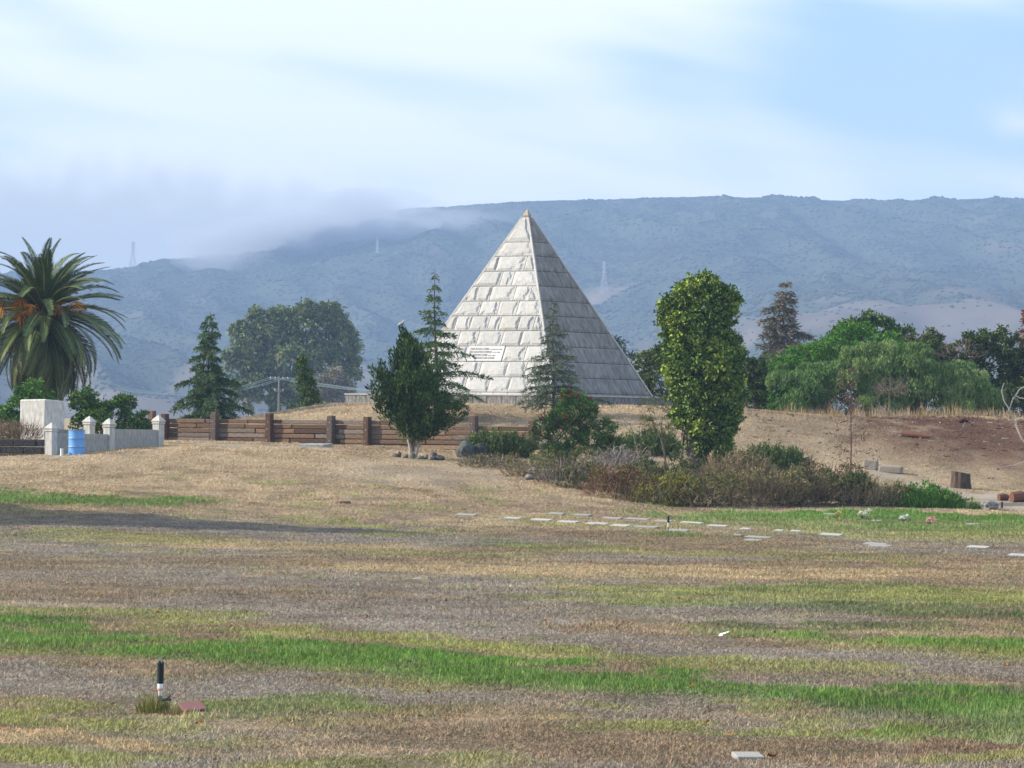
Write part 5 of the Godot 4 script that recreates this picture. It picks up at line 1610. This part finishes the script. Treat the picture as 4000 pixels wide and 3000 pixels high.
func build_small():
	stone_rough = mat(.95, 0, .2)
	tri_map(stone_rough, noise_tex(.03, Color(.6, .6, .6), Color(1, 1, 1), 51), Vector3(2, 2, 2), noise_tex(.05, Color.BLACK, Color.WHITE, 52), .8)
	var mk := mat(.85, 0, .25)
	tri_map(mk, noise_tex(.04, Color(.78, .78, .77), Color(1, 1, 1), 53), Vector3(2, 2, 2))
	var spots := marker_positions()
	for q in spots: bare_spots.append([q[0], q[1], q[2] * .55])
	bare_spots.append_array([[2.0, 40.5, .16], [-3.0, 46.5, .12], [2.93, 66.1, .1], [16.2, 175.6, .5], [-3.3, 172.8, 1.0]])
	for q in spots:
		var o := thing("grave_marker", q[3], "grave marker", G(q[0], q[1]), -TH * .7 + rng.randf_range(-.08, .08), "flat grave markers set in the lawn")
		o.rotation.x = deg_to_rad(rng.randf_range(4.0, 7.0))
		o.rotation.z = -.03 + rng.randf_range(-.02, .02)
		var m := MB.new()
		var w: float = q[2]
		m.box(Vector3(0, .008, 0), Vector3(w * .5, 0, 0), Vector3(0, .035, 0), Vector3(0, 0, minf(.18, w * .4)), vary(L(.55, .54, .50) if q[3].contains("bright") else L(.38, .37, .34), .06), .008)
		part("slab", m.mesh(mk), o)
	standpipe("near sprinkler standpipe with black cap and white sleeve at the lower left", G(-3.3, 46.15), 0)
	standpipe("sprinkler standpipe standing among the bright grave markers", G(4.48, 138.0), 1)
	standpipe("tall sprinkler standpipe near the right edge", G(15.29, 151.4), 2)
	standpipe("short white sprinkler standpipe right of the lush grass clump", G(15.48, 167.2), 3)
	weeds("tall_grass_tuft", "tall green and straw grass tuft round the near sprinkler pipe", G(-3.36, 46.1), .15, .26, 300, L(.11, .16, .04), L(.26, .21, .09))
	weeds("tall_grass_tuft", "green grass tuft round the sprinkler pipe among the grave markers", G(4.6, 138.0), .5, .16, 300, L(.08, .17, .03), L(.12, .22, .04))
	weeds("tall_grass_tuft", "brown seedy grass tuft just right of the near sprinkler pipe", G(-3.12, 45.9), .16, .12, 200, L(.15, .13, .06), L(.26, .20, .10))
	var o := thing("red_stone_plate", "dull red flat plate lying in the grass right of the near sprinkler pipe", "plate", G(-3.02, 46.55, .03), .3)
	var m := MB.new()
	m.box(Vector3(0, .018, 0), Vector3(.11, .012, 0), Vector3(0, .012, 0), Vector3(0, -.03, .15), L(.25, .12, .12), .006)
	part("plate_body", m.mesh(mk), o)
	o = thing("grave_marker", "pale weathered flat grave marker at the very bottom right of the middle", "grave marker", G(2.0, 40.5, .0), .12)
	o.rotation.x = .07
	m = MB.new()
	m.box(Vector3(0, .02, 0), Vector3(.115, 0, 0), Vector3(0, .022, 0), Vector3(0, 0, .16), L(.42, .40, .37), .006)
	part("slab", m.mesh(mk), o)
	o = thing("orange_leaf", "single orange brown dead leaf lying at the right end of the front grave marker", "leaf", G(2.19, 40.35, .03), .4)
	m = MB.new()
	for k in 7:
		var a := lerpf(-1.3, 1.3, k / 6.0)
		var d := Vector3(sin(a), .35 + .2 * sin(k * 2.0), cos(a)).normalized()
		m.leaf(Vector3.ZERO, d, d.cross(Vector3.UP).normalized(), .075, .045, vary(L(.36, .15, .05), .2))
	part("leaf_blade", m.mesh(foliage(.3)), o)
	o = thing("scrap_of_white_paper", "crumpled scrap of white paper on the brown lawn", "litter", G(2.93, 66.1, .01), .5)
	m = MB.new()
	for k in 7:
		var a := Vector3(-.07 + k * .022, .01 + .035 * absf(sin(k * 1.7)) + (k * .006), 0)
		var b := Vector3(-.07 + (k + 1) * .022, .01 + .035 * absf(sin((k + 1) * 1.7)) + (k * .007), .0)
		m.quad(a + Vector3(0, 0, -.05), b + Vector3(0, 0, -.05), b + Vector3(0, .01, .05), a + Vector3(0, .01, .05), L(.8, .8, .82))
	part("sheet", m.mesh(mat(.7, .3)), o)
	o = thing("clear_plastic_scrap", "small pale plastic scrap on the lawn left of the middle", "litter", G(-1.75, 91.5, .01), .2)
	m = MB.new()
	for k in 5: m.leaf(Vector3(-.06 + k * .03, .01, 0), Vector3(.4, .5, .3 - k * .1).normalized(), Vector3(0, 0, 1), .07, .05, L(.6, .63, .62))
	part("sheet", m.mesh(mat(.3, .3)), o)
	# flowers on graves
	for q in [["yellow and cream flower bunch, first of the four bunches from the left", 10.35, 155.0, .13, L(.60, .43, .18), 2], ["white flower bunch with a tall stem, second of the four bunches", 11.2, 154.6, .17, L(.72, .68, .60), 4], ["small white flower bunch, third of the four bunches", 12.42, 153.5, .11, L(.72, .72, .72), 2], ["pink flower bunch, last of the four bunches on the right", 13.02, 151.0, .15, L(.72, .36, .40), 3]]:
		var f := thing("flower_bunch", q[0], "flowers", G(q[1], q[2]), 0, "flower bunches on the graves")
		m = MB.new()
		for k in 12:
			var d := (Vector3(0, 1, 0) + rv() * .7).normalized()
			m.leaf(Vector3.ZERO, d, d.cross(rv()).normalized(), .16, .04, vary(L(.10, .22, .05), .2))
		part("leaves", m.mesh(foliage()), f)
		for k in q[5] + 3:
			flower_ball(f, Vector3(rng.randf_range(-1, 1) * q[3], .10 + rng.randf() * q[3] * .9, rng.randf_range(-.5, .5) * q[3]), .07, q[4], 24)
		if q[5] == 4: flower_ball(f, Vector3(.2, .3, 0), .06, q[4], 24)
	# stumps, logs and rocks
	o = thing("tree_stump", "thick dark tree stump beside the pale path on the right", "stump", G(16.25, 175.6))
	m = MB.new()
	var sides := 22
	var ring := [[-.25, .42], [.0, .39], [.2, .36], [.4, .345], [.56, .34]]
	for j in ring.size() - 1:
		for s in sides:
			var qv := []
			for w in [[j, s], [j, s + 1], [j + 1, s + 1], [j + 1, s]]:
				var a: float = TAU * float(w[1] % sides) / sides
				var rr: float = ring[w[0]][1] * (1.0 + (.05 if int(w[1]) % 2 == 0 else -.05) + .12 * n3.get_noise_2d(cos(a) * 30.0, sin(a) * 30.0))
				var tilt: float = -.10 * cos(a) * float(ring[w[0]][0])
				qv.append(Vector3(cos(a) * rr, ring[w[0]][0] + tilt, sin(a) * rr))
			m.quad(qv[0], qv[3], qv[2], qv[1], vary(L(.095, .072, .055), .25))
	part("bark", m.mesh(bark), o)
	m = MB.new()
	for s in sides: m.tri(Vector3(0, .555, 0), Vector3(cos(TAU * s / sides) * .33, .557 - .056 * cos(TAU * s / sides), sin(TAU * s / sides) * .33), Vector3(cos(TAU * (s + 1) / sides) * .33, .557 - .056 * cos(TAU * (s + 1) / sides), sin(TAU * (s + 1) / sides) * .33), vary(L(.26, .2, .14), .08))
	part("cut_top", m.mesh(bark), o)
	o = thing("low_cut_stump", "low reddish cut stump in the dry grass below the timber wall", "stump", G(-5.2, 151.0))
	m = MB.new()
	m.lathe(Vector3.ZERO, [Vector2(.26, -.1), Vector2(.24, .05), Vector2(.22, .07), Vector2(0, .075)], 13, L(.17, .10, .075))
	part("wood", m.mesh(bark), o)
	o = thing("fallen_log", "dark red brown log lying on the russet slope at the right", "log", G(15.5, 187.4, .06), -.65)
	m = MB.new()
	m.tube([Vector3(-.5, .1, 0), Vector3(0, .06, .02), Vector3(.55, .0, 0), Vector3(.9, -.02, 0)], [.13, .11, .08, .03], 9, L(.15, .075, .055), true)
	part("wood", m.mesh(bark), o)
	for q in [["rusty brown log chunk beyond the path at the right edge", 17.65, 168.6, .33, .2], ["small rusty brown log chunk beside the bigger one at the right edge", 17.15, 169.4, .18, .13]]:
		o = thing("log_chunk", q[0], "log", G(q[1], q[2]), .4, "rusty log chunks at the right edge")
		m = MB.new()
		m.tube([Vector3(-q[3], q[4] * .8, 0), Vector3(0, q[4], 0), Vector3(q[3], q[4] * .75, 0)], [q[4] * .9, q[4], q[4] * .8], 10, L(.17, .085, .06), true)
		part("wood", m.mesh(bark), o)
	rock("dark lump of wood high on the russet slope at the right", G(17.9, 192.5), Vector3(.2, .1, .15), L(.09, .05, .045), "wood_lump", "wood")
	rock("pale rounded boulder at the end of the path near the right edge", G(16.05, 163.4), Vector3(.5, .2, .32), L(.42, .40, .37), "path_boulder")
	for q in [["squared grey stone block at the edge of the path, left one", 13.3, 179.8, .25, .19], ["long low grey stone block at the edge of the path, right one", 14.0, 179.2, .42, .13]]:
		o = thing("edging_stone", q[0], "stone", G(q[1], q[2]), -.3, "grey stones edging the path")
		m = MB.new()
		m.box(Vector3(0, q[4] * .75, 0), Vector3(q[3], -.02, 0), Vector3(.02, q[4], 0), Vector3(0, 0, .2), L(.50, .45, .37), .035)
		for k in m.v.size(): m.v[k] += Vector3(1, 1, 1) * n3.get_noise_3dv(m.v[k] * 40.0) * .04
		part("stone_body", m.mesh(stone_rough), o)
	rock("grey green angular boulder left of the spiky bush below the timber wall", G(-1.62, 175.3), Vector3(.36, .42, .3), L(.17, .19, .18), "boulder", "rock", "boulders by the spiky bush", .7)
	rock("smaller grey rounded boulder touching the spiky bush below the timber wall", G(-1.12, 175.6), Vector3(.25, .36, .28), L(.15, .155, .145), "boulder", "rock", "boulders by the spiky bush", .7)
	var names := ["pale stone at the left end of the ring round the juniper", "rusty stone second from the left in the ring round the juniper", "tan stone left of the juniper stems", "greenish round stone in front of the juniper stems", "pale flat stone just right of the juniper stems", "small grey stone right of the juniper stems", "tall dark grey stone, highest of the ring round the juniper", "tan stone below the highest stone of the juniper ring", "dark grey stone at the right end of the ring round the juniper"]
	var sp := [[-4.15, 172.9, .1, .09], [-3.98, 172.95, .09, .11], [-3.78, 172.75, .13, .09], [-3.5, 172.55, .12, .13], [-3.22, 172.8, .13, .08], [-3.02, 172.8, .11, .1], [-2.74, 173.0, .15, .15], [-2.82, 172.65, .12, .1], [-2.5, 172.75, .15, .11]]
	var sc := [L(.42, .39, .33), L(.26, .16, .11), L(.42, .36, .26), L(.25, .25, .19), L(.40, .37, .31), L(.30, .28, .25), L(.17, .165, .165), L(.36, .31, .25), L(.19, .185, .18)]
	for k in 9: rock(names[k], G(sp[k][0], sp[k][1]), Vector3(sp[k][2], sp[k][3], sp[k][2]), sc[k], "ring_stone", "stone", "stones ringed round the juniper", .7)
	# the low terrace wall half hidden in the brush
	o = thing("low_stone_terrace_wall", "low broken grey stone wall half hidden in brush below the bottlebrush", "wall", G(1.4, 166.2))
	var x := -.9
	while x < 2.6:
		var w := rng.randf_range(.28, .5)
		for r in 2:
			m = MB.new()
			var p := Vector3(x + w * .5 + r * .1, 0, 0)
			var gyy := gy(1.4 + p.x, 166.2) - gy(1.4, 166.2)
			blob(m, Vector3(p.x, gyy + .08 + r * .2, rng.randf_range(-.04, .04)), Vector3(w * .55, .125, .2), 1.0, .3, 2, vary(L(.33, .32, .31), .15), Basis.IDENTITY, .6)
			part("stone", m.mesh(stone_rough), o)
		x += w
	# leaves blown over the lawn
	m = MB.new()
	for k in 60:
		var d := rng.randf_range(42, 112)
		var p := G(rng.randf_range(-1.1, 1.1) * d * .1, d, .035)
		for j in 3:
			var a := (rv() + Vector3(0, .6, 0)).normalized()
			m.leaf(p, a, a.cross(rv()).normalized(), .045 + d * .0002, .03, vary(L(.33, .15, .06), .3))
	var lv := part("fallen_leaves", m.mesh(foliage(.3)), self)
	tag(lv, "orange brown dead leaves blown over the lawn", "leaves", "", "stuff")
	# bark and twigs scattered on the russet slope
	m = MB.new()
	for k in 260:
		var p := G(rng.randf_range(9, 24), rng.randf_range(179, 202), .02)
		if rng.randf() < .5: p = G(rng.randf_range(14, 24), rng.randf_range(184, 200), .02)
		var a := Vector3(rng.randf_range(-1, 1), rng.randf_range(-.05, .25), rng.randf_range(-.5, .5)).normalized() * rng.randf_range(.06, .3)
		m.tube([p - a * .5, p + a * .5], [.03, .012], 4, vary(L(.12, .075, .06) if rng.randf() < .75 else L(.4, .35, .3), .3), true)
	tag(part("bark_litter", m.mesh(bark), self), "dark bark and twigs scattered over the russet slope on the right", "litter", "", "stuff")
	build_bird()
func build_bird():
	# a small pale bird on the very tip of the juniper
	var o := thing("small_bird", "small pale grey bird perched on the tip of the juniper", "bird", G(-3.5, 173.2) + Vector3(-.46, 4.66, 0), .5)
	var m := MB.new()
	var pts := [Vector3(-.17, .02, 0), Vector3(-.11, .055, 0), Vector3(-.05, .085, 0), Vector3(.0, .10, 0), Vector3(.045, .13, 0), Vector3(.065, .16, 0), Vector3(.08, .185, 0), Vector3(.10, .195, 0), Vector3(.118, .192, 0), Vector3(.145, .186, 0)]
	m.tube(pts, [.006, .024, .05, .058, .052, .036, .033, .034, .024, .003], 12, L(.55, .54, .52))
	part("body", m.mesh(mat(.8), true), o)
	for s in [-1.0, 1.0]:
		m = MB.new()
		m.leaf(Vector3(.035, .13, s * .05), Vector3(-1, -.45, s * .05).normalized(), Vector3(0, 1, s * .2), .19, .075, L(.30, .30, .31))
		part("wing", m.mesh(mat(.8)), o)
		m = MB.new()
		m.tube([Vector3(.0, .06, s * .02), Vector3(.01, .0, s * .02)], [.005, .004], 4, L(.1, .08, .07))
		part("leg", m.mesh(mat(.8)), o)
		m = MB.new()
		blob(m, Vector3(.106, .203, s * .027), Vector3.ONE * .006, 1.0, 0.0, 1, L(.02, .02, .02))
		part("eye", m.mesh(mat(.3)), o)
